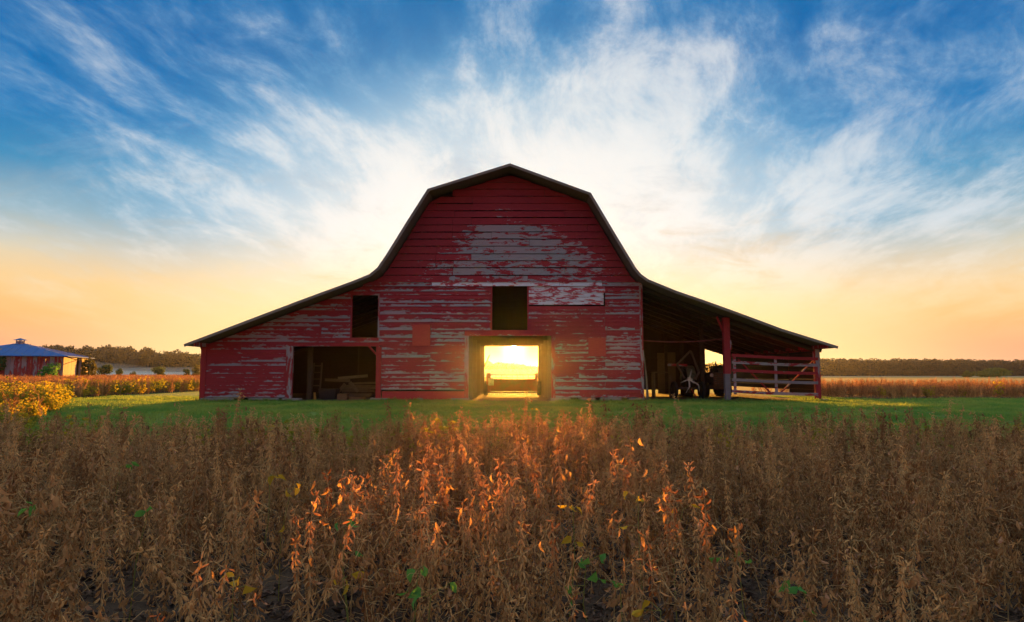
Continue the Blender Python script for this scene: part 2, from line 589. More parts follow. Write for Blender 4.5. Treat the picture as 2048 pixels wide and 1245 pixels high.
M['bush'] = mat('bush_leaf', leafy((0.035, 0.075, 0.022), (0.10, 0.17, 0.04), None, 0.3, 0.7, (0.2, 0.26, 0.05)))
M['wood_leaf'] = mat('wood_leaf', leafy((0.010, 0.022, 0.027), (0.028, 0.046, 0.042), None, 0.06, 0.25, (0.03, 0.05, 0.04)))
M['ivy'] = mat('ivy_leaf', leafy((0.02, 0.06, 0.02), (0.05, 0.11, 0.03), None, 0.3, 0.8))
M['olive'] = mat('olive_leaf', leafy((0.10, 0.10, 0.025), (0.19, 0.16, 0.04), None, 0.3, 0.8))
M['bark'] = mat('bark', plain((0.09, 0.065, 0.05), 0.9))

def soil(N, out):
    P = pos(N)
    n = N.noise(P, 3.0, 8, 0.65)
    n2 = N.noise(P, 26.0, 4, 0.6)
    c = N.mix(n, (0.045, 0.032, 0.024, 1), (0.12, 0.085, 0.06, 1))
    c = N.mix(N.smooth(n2, 0.5, 0.7), c, (0.10, 0.07, 0.05, 1))
    bsdf(N, out, c, 0.95, 0.1, 0, n2, 0.8, 0.03)

def lawn_m(N, out):
    P = pos(N)
    n = N.noise(P, 0.35, 5, 0.6)
    n2 = N.noise(scaled(N, P, (6, 3, 6)), 4.0, 5, 0.65)
    c = N.mix(N.smooth(n, 0.3, 0.7), (0.05, 0.21, 0.04, 1), (0.24, 0.29, 0.06, 1))
    c = N.mix(N.smooth(n2, 0.45, 0.70), c, (0.22, 0.17, 0.08, 1))
    bsdf(N, out, c, 0.95, 0.1, 0, n2, 0.6, 0.02)

def stubble(N, out):
    P = pos(N)
    n = N.noise(scaled(N, P, (0.02, 0.10, 1)), 1.0, 5, 0.6)
    n2 = N.noise(P, 1.7, 5, 0.7)
    c = N.mix(n, (0.42, 0.25, 0.09, 1), (0.50, 0.35, 0.10, 1))
    c = N.mix(N.smooth(n2, 0.4, 0.8), c, (0.30, 0.17, 0.08, 1))
    bsdf(N, out, c, 0.95, 0.1, 0, n2, 0.6, 0.1)

def far_green(N, out):
    P = pos(N)
    n = N.noise(scaled(N, P, (0.03, 0.15, 1)), 1.0, 5, 0.6)
    bsdf(N, out, N.mix(n, (0.09, 0.14, 0.03, 1), (0.22, 0.24, 0.05, 1)), 0.95, 0.1)

def dirt(N, out):
    P = pos(N)
    n = N.noise(P, 2.5, 6, 0.65)
    n2 = N.noise(P, 22.0, 4, 0.6)
    c = N.mix(n, (0.13, 0.085, 0.055, 1), (0.28, 0.19, 0.125, 1))
    bsdf(N, out, c, 0.95, 0.1, 0, n2, 0.6, 0.02)

M['soil'] = mat('field_soil', soil)
M['lawn'] = mat('lawn_turf', lawn_m)
M['stubble'] = mat('golden_field', stubble)
M['fargreen'] = mat('far_green_field', far_green)
M['palefield'] = mat('pale_cut_field', plain((0.52, 0.42, 0.36), 0.95))
M['dirt'] = mat('packed_dirt', dirt)

rng = random.Random(11)

# ------------------------------------------------------------------ ground
def sstep(a, b, t):
    t = max(0.0, min(1.0, (t - a) / (b - a)))
    return t * t * (3 - 2 * t)

def H(x, y):
    h = -0.65 * (1 - sstep(11.0, 23.5, y))
    if y < 60 and abs(x) < 70:
        h += 0.035 * mnoise.noise(Vector((x * 0.25, y * 0.25, 0.3))) * (1 - sstep(40, 60, y)) * (0.35 if 23 < y < 40 and abs(x) < 14 else 1)
    return h

def sheet(name, xs, ys, m, dz=0.0, inside=None):
    b = MB()
    idx = {}
    vs = []
    for j, yv in enumerate(ys):
        for i, xv in enumerate(xs):
            idx[i, j] = len(vs)
            vs.append((xv, yv, H(xv, yv) + dz))
    fs = []
    for j in range(len(ys) - 1):
        for i in range(len(xs) - 1):
            if inside is None or inside((xs[i] + xs[i + 1]) / 2, (ys[j] + ys[j + 1]) / 2):
                fs.append((idx[i, j], idx[i + 1, j], idx[i + 1, j + 1], idx[i, j + 1]))
    b.add(vs, fs)
    o = b.build(name, m, None, True)
    o['kind'] = 'structure'
    return o

def lsp(a, b, n):
    return [a + (b - a) * i / n for i in range(n + 1)]

sheet('ground', [-1500, -600, -200, -100] + lsp(-70, 70, 140) + [100, 200, 600, 1500],
      [-150, -60, -20] + lsp(-10, 60, 140) + [80, 120, 200, 400, 800, 1500], M['soil'])

def left_edge(y):
    """right-hand limit of the left crop field"""
    pts = [(0, -60), (12.9, -60), (13.0, -9.6), (17.5, -12.4), (22, -14.4), (27, -18.2), (36, -18.6), (44, -19.2), (150, -20.5), (400, -22)]
    for (a, p), (b, q) in zip(pts, pts[1:]):
        if a <= y <= b:
            return p + (q - p) * (y - a) / (b - a)
    return -22

def front_edge(x):
    """far limit of the foreground field"""
    return 13.3 + 0.25 * math.sin(x * 0.9) + 0.15 * math.sin(x * 2.3 + 1)

def right_front(x):
    return 28.6 + 0.25 * math.sin(x * 0.7)

sheet('lawn', lsp(-30, 70, 200), lsp(12.0, 60, 96), M['lawn'], 0.008,
      lambda x, y: not (x > 13.9 and y > 35.9) and y > front_edge(x) - 0.6 and x > left_edge(y) - 0.8 and not (x > 14.2 and y > right_front(x) + 0.6)
      and not (-11.7 < x < 11.6 and YF + 0.2 < y < YB - 0.2))
sheet('far_lawn', [-22, -10, 0, 10, 14], lsp(60, 170, 4), M['fargreen'], 0.008)
sheet('barn_floor', lsp(-12.2, 12.2, 12), lsp(YF - 0.35, YB + 1.0, 10), M['dirt'], 0.02)
sheet('worn_track', lsp(-9.5, -4.5, 40), lsp(YF - 1.6, YF - 0.3, 18), M['dirt'], 0.014,
      lambda x, y: (YF - y) < 0.45 + 0.5 * mnoise.noise(Vector((x * 1.3, y * 1.3, 1.0))) + 0.25 * math.cos((x + 7.0) * 0.9))
sheet('worn_track', lsp(-3.2, 3.2, 52), lsp(YF - 4.0, YF - 0.3, 40), M['dirt'], 0.014,
      lambda x, y: abs(abs(x + 0.05) - 0.8) < 0.35 + 0.35 * mnoise.noise(Vector((x * 1.1, y * 1.1, 2.0))) - 0.10 * (YF - y) or (YF - y) < 0.7 + 0.5 * mnoise.noise(Vector((x * 1.6, y * 1.6, 3.0))) - 0.12 * x * x)
sheet('worn_track', lsp(5.0, 12.0, 56), lsp(YF - 1.4, YF - 0.3, 16), M['dirt'], 0.014,
      lambda x, y: (YF - y) < 0.42 + 0.5 * mnoise.noise(Vector((x * 1.3, y * 1.3, 5.0))))
sheet('golden_field', [14, 40, 70, 150, 400, 900], [36, 50, 70, 120, 200, 300], M['stubble'], 0.012)
sheet('green_strip', [-22, 60, 300, 900], [170, 230, 300], M['fargreen'], 0.016, lambda x, y: x < 60)
sheet('green_verge', [60, 300, 900], [300, 340, 385], M['fargreen'], 0.02)
sheet('pale_field', [60, 300, 900], [385, 430, 470], M['palefield'], 0.016)
sheet('pasture', [-900, -300, -150, -22], [150, 220, 300, 400, 470], M['fargreen'], 0.02)
sheet('back_field', [-22, 60], [300, 400, 470], M['palefield'], 0.02)

# ------------------------------------------------------------------ barn
barn = thing('barn', 'large weathered red gambrel barn with peeling boards and open lean-to sheds', 'barn', (0, YF, 0))
TOPPX = [(367, 689), (490, 642.5), (593, 603.5), (705, 562.5), (738, 549), (754, 536), (772, 510), (855, 378), (1020, 327), (1182, 386),
         (1238, 480), (1272, 536), (1283, 549), (1297, 559), (1353, 582), (1409, 601), (1481, 627), (1563, 657.5), (1677, 693)]
TOP = [(at(px, py, YR).x, at(px, py, YR).z) for px, py in TOPPX]
_t = [TOP[0]]
for p_, q_ in zip(TOP, TOP[1:]):
    k_ = max(1, int(math.hypot(q_[0] - p_[0], q_[1] - p_[1]) / 1.1))
    for i_ in range(1, k_ + 1):
        f_ = i_ / k_
        _t.append((p_[0] + (q_[0] - p_[0]) * f_, p_[1] + (q_[1] - p_[1]) * f_ + (rng.uniform(-0.022, 0.022) if i_ < k_ else 0.0)))
TOP = _t
RT = 0.10

def roof_top(x):
    if x <= TOP[0][0]:
        return TOP[0][1]
    for (a, p), (b, q) in zip(TOP, TOP[1:]):
        if a <= x <= b:
            return p + (q - p) * (x - a) / (b - a)
    return TOP[-1][1]

def roof_under(x):
    # vertical drop under the sheet grows on the steep slopes
    e = 0.05
    s = (roof_top(x + e) - roof_top(x - e)) / (2 * e)
    return roof_top(x) - RT * math.sqrt(1 + s * s) - 0.02

XL = X(403, YF); XR = X(1640, YF); XML = X(755, YF); XMR = X(1286, YF)
XC = X(1020, YF)

def xspan(z):
    """x extent of the front wall at height z"""
    def bis(a, b):      # a inside (roof above z), b outside
        for _ in range(40):
            m = (a + b) / 2
            if roof_under(m) > z:
                a = m
            else:
                b = m
        return a
    l = bis(XC, TOP[0][0]) if roof_under(XC) > z else XC
    r = bis(XC, TOP[-1][0]) if roof_under(XC) > z else XC
    return max(l, XL), min(r, XMR)

# roof: one slab per slope, ribs as geometry
def seg_normal(p, q):
    d = Vector((q[0] - p[0], q[1] - p[1]))
    d.normalize()
    return Vector((-d.y, d.x))

roof = None
b = MB()
n = len(TOP)
norms = [seg_normal(TOP[i], TOP[i + 1]) for i in range(n - 1)]
vn = []
for i in range(n):
    a = norms[max(i - 1, 0)]; c = norms[min(i, n - 2)]
    s = (a + c); s.normalize()
    vn.append(s / max(0.5, s.dot(a)))
def roof_strip(b, y0, y1, t0, t1, mi=0, i0=0, i1=None):
    i1 = n - 1 if i1 is None else i1
    for i in range(i0, i1):
        P = [Vector(TOP[i]) + vn[i] * t1, Vector(TOP[i + 1]) + vn[i + 1] * t1, Vector(TOP[i + 1]) + vn[i + 1] * t0, Vector(TOP[i]) + vn[i] * t0]
        vs = [(p.x, y0, p.y) for p in P] + [(p.x, y1, p.y) for p in P]
        b.add(vs, [(0, 1, 2, 3), (7, 6, 5, 4), (0, 4, 5, 1), (3, 2, 6, 7), (1, 5, 6, 2), (0, 3, 7, 4)], mi)
roof_strip(b, YR + 0.05, YB + 0.6, -0.06, -0.012)
roof = b.build('roof', M['deck'], barn)
b = MB()
yy = YR
while yy < YB + 0.6:
    roof_strip(b, yy, yy + 0.60, -0.012, 0.0)
    roof_strip(b, yy + 0.60, yy + 0.66, -0.012, 0.022)
    yy += 0.66
b.build('tin_sheeting', M['tin'], roof)
# rake boards along the front edge
for i in range(n - 1):
    b = MB()
    roof_strip(b, YR, YR + 0.045, -0.095, -0.014, 0, i, i + 1)
    b.build('rake_board', M['rake'], roof)
# rafters under the roof
for k in range(9):
    yy = YF + 0.25 + k * (YB - YF - 0.4) / 8
    b = MB()
    roof_strip(b, yy, yy + 0.06, -0.20, -0.062)
    b.build('rafter', M['beam'], roof)
# lookout blocks at the eaves
for sx, (ex, ez) in ((1, TOP[0]), (-1, TOP[-1])):
    b = MB()
    b.bar((ex + sx * 0.38, YR + 0.05, ez + 0.01), (ex + sx * 0.38, YB + 0.5, ez + 0.01), 0.07, 0.14)
    b.build('eave_plate', M['redv'], roof)

# openings in the front wall, in photograph pixels
def rect(px0, px1, py0, py1):
    return (X(px0, YF), X(px1, YF), Z(py1, YF), Z(py0, YF))
DOOR = rect(932, 1108, 672, 812)
LOFT = rect(984, 1055, 573, 661)
LWIN = rect(702, 754, 591, 674)
LBAY = rect(585, 752, 693, 812)
OPEN = [DOOR, LOFT, LWIN, LBAY,
        rect(764, 932, 783, 812),                      # wide base board left of the door
        rect(572, 585, 693, 812),                      # bay frame
        rect(585, 756, 676, 693),                      # bay lintel
        rect(750, 763, 693, 812),                      # bay right post
        rect(1055, 1212, 574, 610),                    # white panel
        rect(928, 1112, 661, 672)]                     # door header
front = thing('front_wall', '', '', (0, 0, 0))
for k in ('label', 'category'):
    del front[k]
front.parent = barn
# studs behind the boards carry the front wall
def seg_subtract(iv, cut):
    out = []
    for a, c in iv:
        if cut[1] <= a or cut[0] >= c:
            out.append((a, c))
        else:
            if cut[0] > a:
                out.append((a, cut[0]))
            if cut[1] < c:
                out.append((cut[1], c))
    return out

nboards = [0]
def clap(x0, x1, x0t, x1t, z0, z1, m, lip=0.024, base=0.0, name='board', parent=None, wob=0.006, gap=0.0):
    """one lap board: lower edge stands proud, ends may follow the roof slope"""
    L = x1 - x0
    ns = max(1, min(5, int(L / 0.9)))
    b = MB()
    vs = []
    z1 -= gap
    sag = rng.uniform(-wob, wob)
    for i in range(ns + 1):
        t = i / ns
        xb = x0 + (x1 - x0) * t
        xt = x0t + (x1t - x0t) * t
        j = rng.uniform(-wob, wob) if 0 < i < ns else sag * (1 if i else -1)
        lp = lip + rng.uniform(-0.006, 0.008)
        yb = YF - base - lp
        yt = YF - base - 0.004
        vs += [(xb, yb, z0 + j), (xt, yt, z1 + j * 0.5 + 0.012), (xt, YF - base + 0.012, z1 + j * 0.5 + 0.012), (xb, yb + 0.02, z0 + j)]
    fs = []
    for i in range(ns):
        o = i * 4
        fs += [(o, o + 4, o + 5, o + 1), (o + 1, o + 5, o + 6, o + 2), (o + 2, o + 6, o + 7, o + 3), (o + 3, o + 7, o + 4, o)]
    fs += [(0, 1, 2, 3), (ns * 4 + 3, ns * 4 + 2, ns * 4 + 1, ns * 4)]
    b.add(vs, fs)
    nboards[0] += 1
    return b.build(name, m, parent or front)

def rows(zlo, zhi, h, joints, lip, base, cuts, xclip=None, skip=0.0):
    z = zlo
    while z < zhi - 0.02:
        hh = h * rng.uniform(0.93, 1.07)
        z1 = min(z + hh, zhi)
        la, ra = xspan(z); lb, rb = xspan(min(z1 + 0.012, zhi + 0.1))
        iv = [(la, ra)]
        if xclip:
            iv = seg_subtract(seg_subtract(iv, (-99, xclip[0])), (xclip[1], 99))
        for c in cuts:
            zc = (z + z1) / 2
            if c[2] < zc < c[3]:
                iv = seg_subtract(iv, (c[0], c[1]))
        for a, c in iv:
            if c - a < 0.05:
                continue
            js = [j + rng.uniform(-0.05, 0.05) for j in joints if a + 0.4 < j < c - 0.4 and rng.random() < 0.5]
            if len(js) > 2:
                js = sorted(rng.sample(js, 2))
            ends = [a] + sorted(js) + [c]
            for p, q in zip(ends, ends[1:]):
                x0t = lb if abs(p - la) < 1e-6 else p
                x1t = rb if abs(q - ra) < 1e-6 else q
                p2 = p + (0.004 if p != a else 0.0)
                q2 = q - (0.004 if q != c else 0.0)
                if x1t - x0t < 0.05:
                    continue
                clap(p2, q2, max(x0t, p2) if p == la else p2, min(x1t, q2) if q == ra else q2, z, z1, M['red'], lip, base, gap=(rng.choice((0.02, 0.026, 0.032, 0.045)) if skip else 0.0))
        z = z1
ZS = 0.16
ZBAND = Z(573, YF)
joint_lo = [X(p, YF) for p in (480, 640, 860, 1160, 1212)]
rows(ZS, ZBAND, 0.150, joint_lo, 0.036, 0.0, OPEN)
ZB2 = Z(565, YF)
joint_hi = [X(p, YF) for p in (870, 905, 942, 985, 1057, 1092, 1130, 1175)]
rows(ZB2, roof_under(XC) - 0.03, 0.285, joint_hi, 0.034, 0.03, [], None, 1)
# band board between the two storeys of siding: partly white
xa, xb_ = xspan(ZBAND)
for p, q, m in ((xa, X(862, YF), 'red'), (X(862, YF), X(985, YF), 'white'), (X(985, YF), X(1120, YF), 'white'), (X(1120, YF), X(1206, YF), 'white'), (X(1206, YF), XMR, 'red')):
    clap(p + 0.004, q - 0.004, p + 0.004, q - 0.004, ZBAND, ZB2, M[m], 0.035, 0.028, 'band_board')
# white peeling panel right of the loft opening
z = Z(610, YF)
for hh in (0.155, 0.155, 0.155, 0.24):
    z1 = min(z + hh, ZBAND)
    p, q = X(1055, YF) + 0.004, X(1212 if hh > 0.2 else 1209, YF)
    clap(p, q, p, q, z, z1, M['white'], 0.026, 0.006, 'white_board')
    z = z1

def slab(name, px0, px1, py0, py1, m, y0=-0.05, y1=0.0, parent=None):
    b = MB()
    b.box(X(px0, YF), X(px1, YF), YF + y0, YF + y1, Z(py1, YF), Z(py0, YF))
    return b.build(name, m, parent or front)

slab('base_board', 765, 931, 783, 799.5, M['patch'], -0.045, -0.004)
slab('header_board', 929, 1112, 661, 672, M['red'], -0.05, 0.10)
slab('patch_panel', 824, 860, 650, 692, M['patch'], -0.06, -0.034)
slab('patch_panel', 1177, 1212, 676, 713, M['patch'], -0.06, -0.034)
slab('bay_post', 572, 585, 693, 806, M['redv'], -0.05, 0.10)
slab('bay_post', 752, 762.5, 693, 803, M['redv'], -0.05, 0.12)
slab('bay_lintel', 571, 756, 685.2, 693, M['red'], -0.05, 0.08)
slab('bay_lintel', 586, 756, 676, 684.8, M['red'], -0.04, 0.08)
slab('corner_board', 401, 412, 690, 806, M['redv'], -0.045, 0.04)
slab('corner_board', 1281, 1287.5, 566, 803, M['redv'], -0.04, 0.05)
slab('window_casing', 698.5, 702, 588, 677, M['redv'], -0.04, 0.05)
slab('window_casing', 754, 757.5, 588, 674, M['redv'], -0.04, 0.05)
slab('window_casing', 698.5, 757.5, 585, 591, M['red'], -0.042, 0.052)
slab('loft_casing', 980.5, 984, 573, 661, M['redv'], -0.036, 0.06)
slab('loft_casing', 1055, 1058, 573, 661, M['redv'], -0.036, 0.06)
slab('door_jamb', 929, 937, 672, 803, M['redv'], -0.046, 0.16)
slab('door_jamb', 1103, 1110.5, 672, 803, M['redv'], -0.046, 0.16)
b = MB()
b.bar(at(738, 693, YF - 0.02), at(752.5, 709, YF - 0.02), 0.06, 0.09, (0, 1, 0))
b.build('corner_brace', M['redv'], front)

# foundation blocks and sill
for px0, px1 in ((404, 470), (500, 560), (566, 600), (742, 777), (836, 846), (902, 938), (1102, 1140), (1158, 1190), (1200, 1242), (1256, 1288)):
    b = MB()
    b.box(X(px0, YF), X(px1, YF), YF - 0.06 + rng.uniform(-.02, .02), YF + 0.35, -0.2, 0.145 + rng.uniform(-0.02, 0.0))
    o = b.build('foundation_block', M['stone'], barn)
b = MB(); b.box(XL, X(572, YF), YF + 0.02, YF + 0.2, 0.15, 0.30); b.build('sill_beam', M['beam'], barn)
b = MB(); b.box(X(752, YF), X(929, YF), YF + 0.02, YF + 0.2, 0.15, 0.30); b.build('sill_beam', M['beam'], barn)
b = MB(); b.box(X(1110, YF), XMR - 0.02, YF + 0.02, YF + 0.2, 0.15, 0.30); b.build('sill_beam', M['beam'], barn)

# side and rear walls (boards in lapped rows, one mesh each: not seen from the front)
def side_wall(name, x, y0, y1, ztop, z0=0.12, out=1, m=None, parent=None, h=0.2):
    b = MB()
    z = z0
    while z < ztop - 0.03:
        z1 = min(z + h, ztop)
        b.box(x - 0.012 if out > 0 else x - 0.022, x + 0.022 if out > 0 else x + 0.012, y0, y1, z, z1 - 0.006)
        z += h
    return b.build(name, m or M['redside'], parent or barn)
side_wall('side_wall', XL + 0.03, YF + 0.05, YB, roof_under(XL + 0.1) - 0.02, out=-1)
ZRW = roof_under(XR - 0.05) - 0.04
# right outer wall with a gap near the ground
side_wall('side_wall', XR - 0.03, YF + 2.8, YB, ZRW, 0.42)
side_wall('side_wall', XR - 0.03, YF + 0.1, YF + 2.78, ZRW, 0.25)
# walls of the main block inside the lean-tos
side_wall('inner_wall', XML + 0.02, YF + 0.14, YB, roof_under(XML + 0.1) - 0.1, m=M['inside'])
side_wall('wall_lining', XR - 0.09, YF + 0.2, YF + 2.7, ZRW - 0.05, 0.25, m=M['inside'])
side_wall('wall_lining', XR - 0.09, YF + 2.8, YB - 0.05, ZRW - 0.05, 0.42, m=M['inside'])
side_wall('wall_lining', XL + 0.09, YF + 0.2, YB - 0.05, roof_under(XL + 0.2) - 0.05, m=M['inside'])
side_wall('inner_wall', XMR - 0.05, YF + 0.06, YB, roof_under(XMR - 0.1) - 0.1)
# aisle walls of upright planks
ZL = Z(672, YF) + 0.02
for sx, px in ((-1, 935), (1, 1105)):
    aisle = bpy.data.objects.new('aisle_wall', None); COL.objects.link(aisle); aisle.parent = barn
    xx = X(px, YF)
    y = YF + 0.4
    while y < YB - 0.2:
        wd = rng.uniform(0.20, 0.30)
        if rng.random() < 0.93 and not (sx > 0 and y > YB - 2.2 and rng.random() < 0.5):
            b = MB()
            j = rng.uniform(-0.015, 0.015)
            b.box(xx + sx * 0.02 + j, xx + sx * 0.045 + j, y, y + wd - 0.012, 0.03 + rng.uniform(0, 0.1), ZL - rng.uniform(0, 0.05))
            b.build('plank', M['oldwood'], aisle)
        y += wd
    for y in (YF + 0.5, YF + 3.6, YF + 7.0, YB - 0.5):
        b = MB(); b.box(xx - sx * 0.16, xx, y, y + 0.18, 0, ZL); b.build('post', M['oldwood'], aisle)
b = MB()
b.bar((X(935, YF) + 0.25, YB - 1.4, 1.35), (X(935, YF) + 0.55, YB - 1.5, 2.05), 0.05, 0.05)
b.build('hook_arm', M['oldwood'], barn)
b = MB()
b.bar((X(1105, YF) - 0.22, YB - 1.6, 0.95), (X(1105, YF) - 0.02, YB - 1.2, 0.55), 0.1, 0.03)
b.build('broken_plank', M['oldwood'], barn)
# loft floor: joists and deck
b = MB(); b.box(XML + 0.05, XMR - 0.08, YF + 0.3, YB - 0.06, ZL + 0.16, ZL + 0.2); b.build('loft_floor', M['beam'], barn)
y = YF + 0.45
while y < YB - 0.3:
    b = MB(); b.box(XML + 0.06, XMR - 0.09, y, y + 0.07, ZL + 0.01, ZL + 0.158); b.build('joist', M['beam'], barn)
    y += 0.75
# rear wall with the aisle door, and the open bay of the right lean-to
RD = (X(969, YB), X(1090, YB), Z(692.5, YB))
rear = bpy.data.objects.new('rear_wall', None); COL.objects.link(rear); rear.parent = barn
def rear_poly(x0, x1, z0, z1=None, name='rear_board'):
    xs = [x0 + (x1 - x0) * i / 8 for i in range(9)]
    b = MB()
    for p, q in zip(xs, xs[1:]):
        a = z1 if z1 is not None else roof_under(p) - 0.03
        c = z1 if z1 is not None else roof_under(q) - 0.03
        b.add([(p, YB, z0), (q, YB, z0), (q, YB, c), (p, YB, a), (p, YB + 0.03, z0), (q, YB + 0.03, z0), (q, YB + 0.03, c), (p, YB + 0.03, a)],
              [(0, 1, 2, 3), (7, 6, 5, 4), (0, 4, 5, 1), (3, 2, 6, 7), (1, 5, 6, 2), (0, 3, 7, 4)])
    return b.build(name, M['inside'], rear)
XO0 = X(1411, YB); XO1 = XR - 0.1
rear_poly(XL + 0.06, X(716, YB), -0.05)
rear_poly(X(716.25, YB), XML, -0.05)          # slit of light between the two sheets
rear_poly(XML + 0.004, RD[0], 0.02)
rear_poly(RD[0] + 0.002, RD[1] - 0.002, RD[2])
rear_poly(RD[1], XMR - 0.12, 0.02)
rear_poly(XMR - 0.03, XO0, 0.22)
# framing of the lean-to: posts, brace and tie
PX0 = X(1449.5, YF); PX1 = X(1462, YF)
b = MB(); b.box(PX0, PX1, YF - 0.02, YF + 0.2, Z(748, YF), roof_under(PX1) + 0.02); b.build('lean_to_post', M['redv'], barn)
b = MB(); b.box(PX0 + 0.01, PX1 - 0.03, YF - 0.01, YF + 0.19, 0.03, Z(748, YF)); o = b.build('post_base', M['pale'], barn)
b = MB(); b.bar((PX0 - 0.22, YF + 0.1, roof_under(PX0 - 0.22) - 0.1), (PX0 + 0.05, YF + 0.1, Z(668, YF)), 0.05, 0.07); b.build('post_brace', M['redv'], barn)
b = MB(); b.box(PX1 - 0.005, PX1 + 0.05, YF - 0.03, YF + 0.12, Z(700, YF), Z(681, YF)); b.build('post_cleat', M['redv'], barn)
b = MB(); b.box(XR - 0.2, XR, YF - 0.05, YF + 0.12, 0.03, roof_under(XR) - 0.02); b.build('corner_post', M['redv'], barn)
b = MB(); b.bar((PX0, YF + 0.1, roof_under(PX0) - 0.14), (XR - 0.05, YF + 0.1, roof_under(XR) - 0.12), 0.06, 0.16, (0, 1, 0)); b.build('front_plate', M['beam'], barn)
for yy in (YF + 3.5, YF + 7.0, YB - 0.15):
    b = MB(); b.box(X(1456, YF) - 0.08, X(1456, YF) + 0.08, yy, yy + 0.16, 0.02, roof_under(X(1456, YF)) - 0.02); b.build('lean_to_post', M['beam'], barn)
b = MB(); b.box(X(1652, YF) - 0.35, X(1652, YF), YF - 0.15, YF + 0.3, -0.05, 0.10); b.build('footing_stone', M['stone'], barn)
# sagging line across the lean-to opening
pts = []
for i in range(13):
    t = i / 12
    pts.append((XMR + (PX0 - XMR) * t, YF + 0.02, Z(681, YF) + (Z(677.5, YF) - Z(681, YF)) * t - 0.10 * 4 * t * (1 - t)))
b = MB().tube(pts, 0.018, 5)
b.build('sagging_pole', M['cable'], barn)

# left bay: inner post with board ladder
b = MB(); b.box(X(614, 28), X(623, 28), 28.0, 28.16, 0.02, roof_under(X(618, 28)) - 0.05); b.build('lean_to_post', M['oldwood'], barn)
b = MB(); b.box(X(590, 28), X(750, 28), 28.02, 28.16, Z(688, 28), Z(682, 28)); b.build('tie_beam', M['beam'], barn)

# ------------------------------------------------------------------ things inside and around the barn
def simple(name, mb, m, label, cat, base, group=None, smooth=False):
    o = mb.build(name, m, None, smooth)
    rebase(o, base)
    return tag(o, label, cat, group)

# gate across the right lean-to
YG = YF - 0.0
gate = thing('wooden_gate', 'five-rail wooden gate with two slanting braces closing the open lean-to', 'gate', (X(1550, YG), YG, 0.05))
for (pl, pr) in ((711, 718.7), (725, 731), (741, 747.7), (760, 766.5), (783, 789.6)):
    b = MB()
    pts = []
    for i in range(6):
        t = i / 5
        pts.append(at(1464 + (1636 - 1464) * t, pl + (pr - pl) * t + math.sin(t * 3.1) * 0.8 + rng.uniform(-.4, .4), YG - 0.06))
    for p, q in zip(pts, pts[1:]):
        b.bar(p, q, 0.03, 0.11, (0, 0, 1))
    b.build('rail', M['pale'] if pl == 760 else M['gate'], gate)
for px, pt, pb in ((1468, 710, 789), (1550, 714, 790), (1631, 717, 793)):
    b = MB(); p = at(px, pt, YG); q = at(px, pb, YG)
    b.bar((p.x, YG - 0.02, q.z), (p.x, YG - 0.02, p.z), 0.10, 0.035, (0, 1, 0)); b.build('stile', M['gate'], gate)
for a, c in (((1476, 719), (1540, 785)), ((1626, 722), (1560, 787))):
    b = MB(); b.bar(at(a[0], a[1], YG + 0.025), at(c[0], c[1], YG + 0.025), 0.035, 0.11, (0, 1, 0)); b.build('brace', M['gate'], gate)

# seed drill standing in the aisle
YD = 33.3
dx0, dx1 = X(976, YD), X(1073, YD)
dr = thing('seed_drill', 'old seed drill with long hopper and two wheels standing in the barn aisle', 'seed drill', ((dx0 + dx1) / 2, YD, 0.02))
zt, zb = Z(758.5, YD), Z(783, YD)
b = MB()
b.add([(dx0, YD - 0.1, zb), (dx1, YD - 0.1, zb), (dx1, YD + 0.1, zb), (dx0, YD + 0.1, zb),
       (dx0, YD - 0.28, zt), (dx1, YD - 0.28, zt), (dx1, YD + 0.28, zt), (dx0, YD + 0.28, zt)],
      [(0, 3, 2, 1), (4, 5, 6, 7), (0, 1, 5, 4), (1, 2, 6, 5), (2, 3, 7, 6), (3, 0, 4, 7)])
b.build('hopper', M['drill'], dr)
zr = Z(750, YD)
b = MB(); b.bar((dx0, YD - 0.26, zr), (dx1, YD - 0.26, zr), 0.03, 0.03); b.build('guard_rail', M['iron'], dr)
for i in range(9):
    xx = dx0 + (dx1 - dx0) * (i + 0.5) / 9
    b = MB(); b.bar((xx, YD - 0.26, zt), (xx, YD - 0.26, zr), 0.02, 0.02); b.build('rail_post', M['iron'], dr)
for px0, px1 in ((973, 981), (1070, 1075)):
    b = MB(); b.box(X(px0, YD), X(px1, YD), YD - 0.3, YD + 0.3, zb - 0.02, Z(747, YD)); b.build('end_panel', M['drill'], dr)
b = MB(); b.box(X(977, YD), X(988, YD), YD - 0.325, YD - 0.305, Z(771, YD), Z(757, YD)); b.build('side_plate', M['steel'], dr)
for px in (972, 1078):
    xc = X(px, YD)
    r = (Z(762, YD) - 0.02) / 2
    w = MB().ring((xc, YD, 0.02 + r), (1, 0, 0), r * 0.72, r, 0.19, 22).build('wheel', M['rubber'], dr, True)
    MB().disc((xc, YD, 0.02 + r), (1, 0, 0), r * 0.73, 0.10, 18).build('rim', M['iron'], w)
    MB().disc((xc, YD, 0.02 + r), (1, 0, 0), r * 0.2, 0.24, 10).build('hub', M['iron'], w)
b = MB(); b.bar((X(975, YD), YD, zb - 0.05), (X(1075, YD), YD, zb - 0.05), 0.07, 0.07); b.build('frame', M['iron'], dr)
for i in range(12):
    xx = dx0 + (dx1 - dx0) * (i + 0.5) / 12
    b = MB(); b.bar((xx, YD, zb - 0.02), (xx, YD + 0.35, 0.17), 0.025, 0.03); o = b.build('opener_arm', M['iron'], dr)
    MB().disc((xx, YD + 0.38, 0.16), (1, 0, 0.15), 0.14, 0.01, 14).build('disc', M['steel'], o)
b = MB(); b.bar((X(1030, YD), YD, zb - 0.06), (X(1030, YD), YD - 1.3, 0.22), 0.07, 0.07); b.build('drawbar', M['iron'], dr)

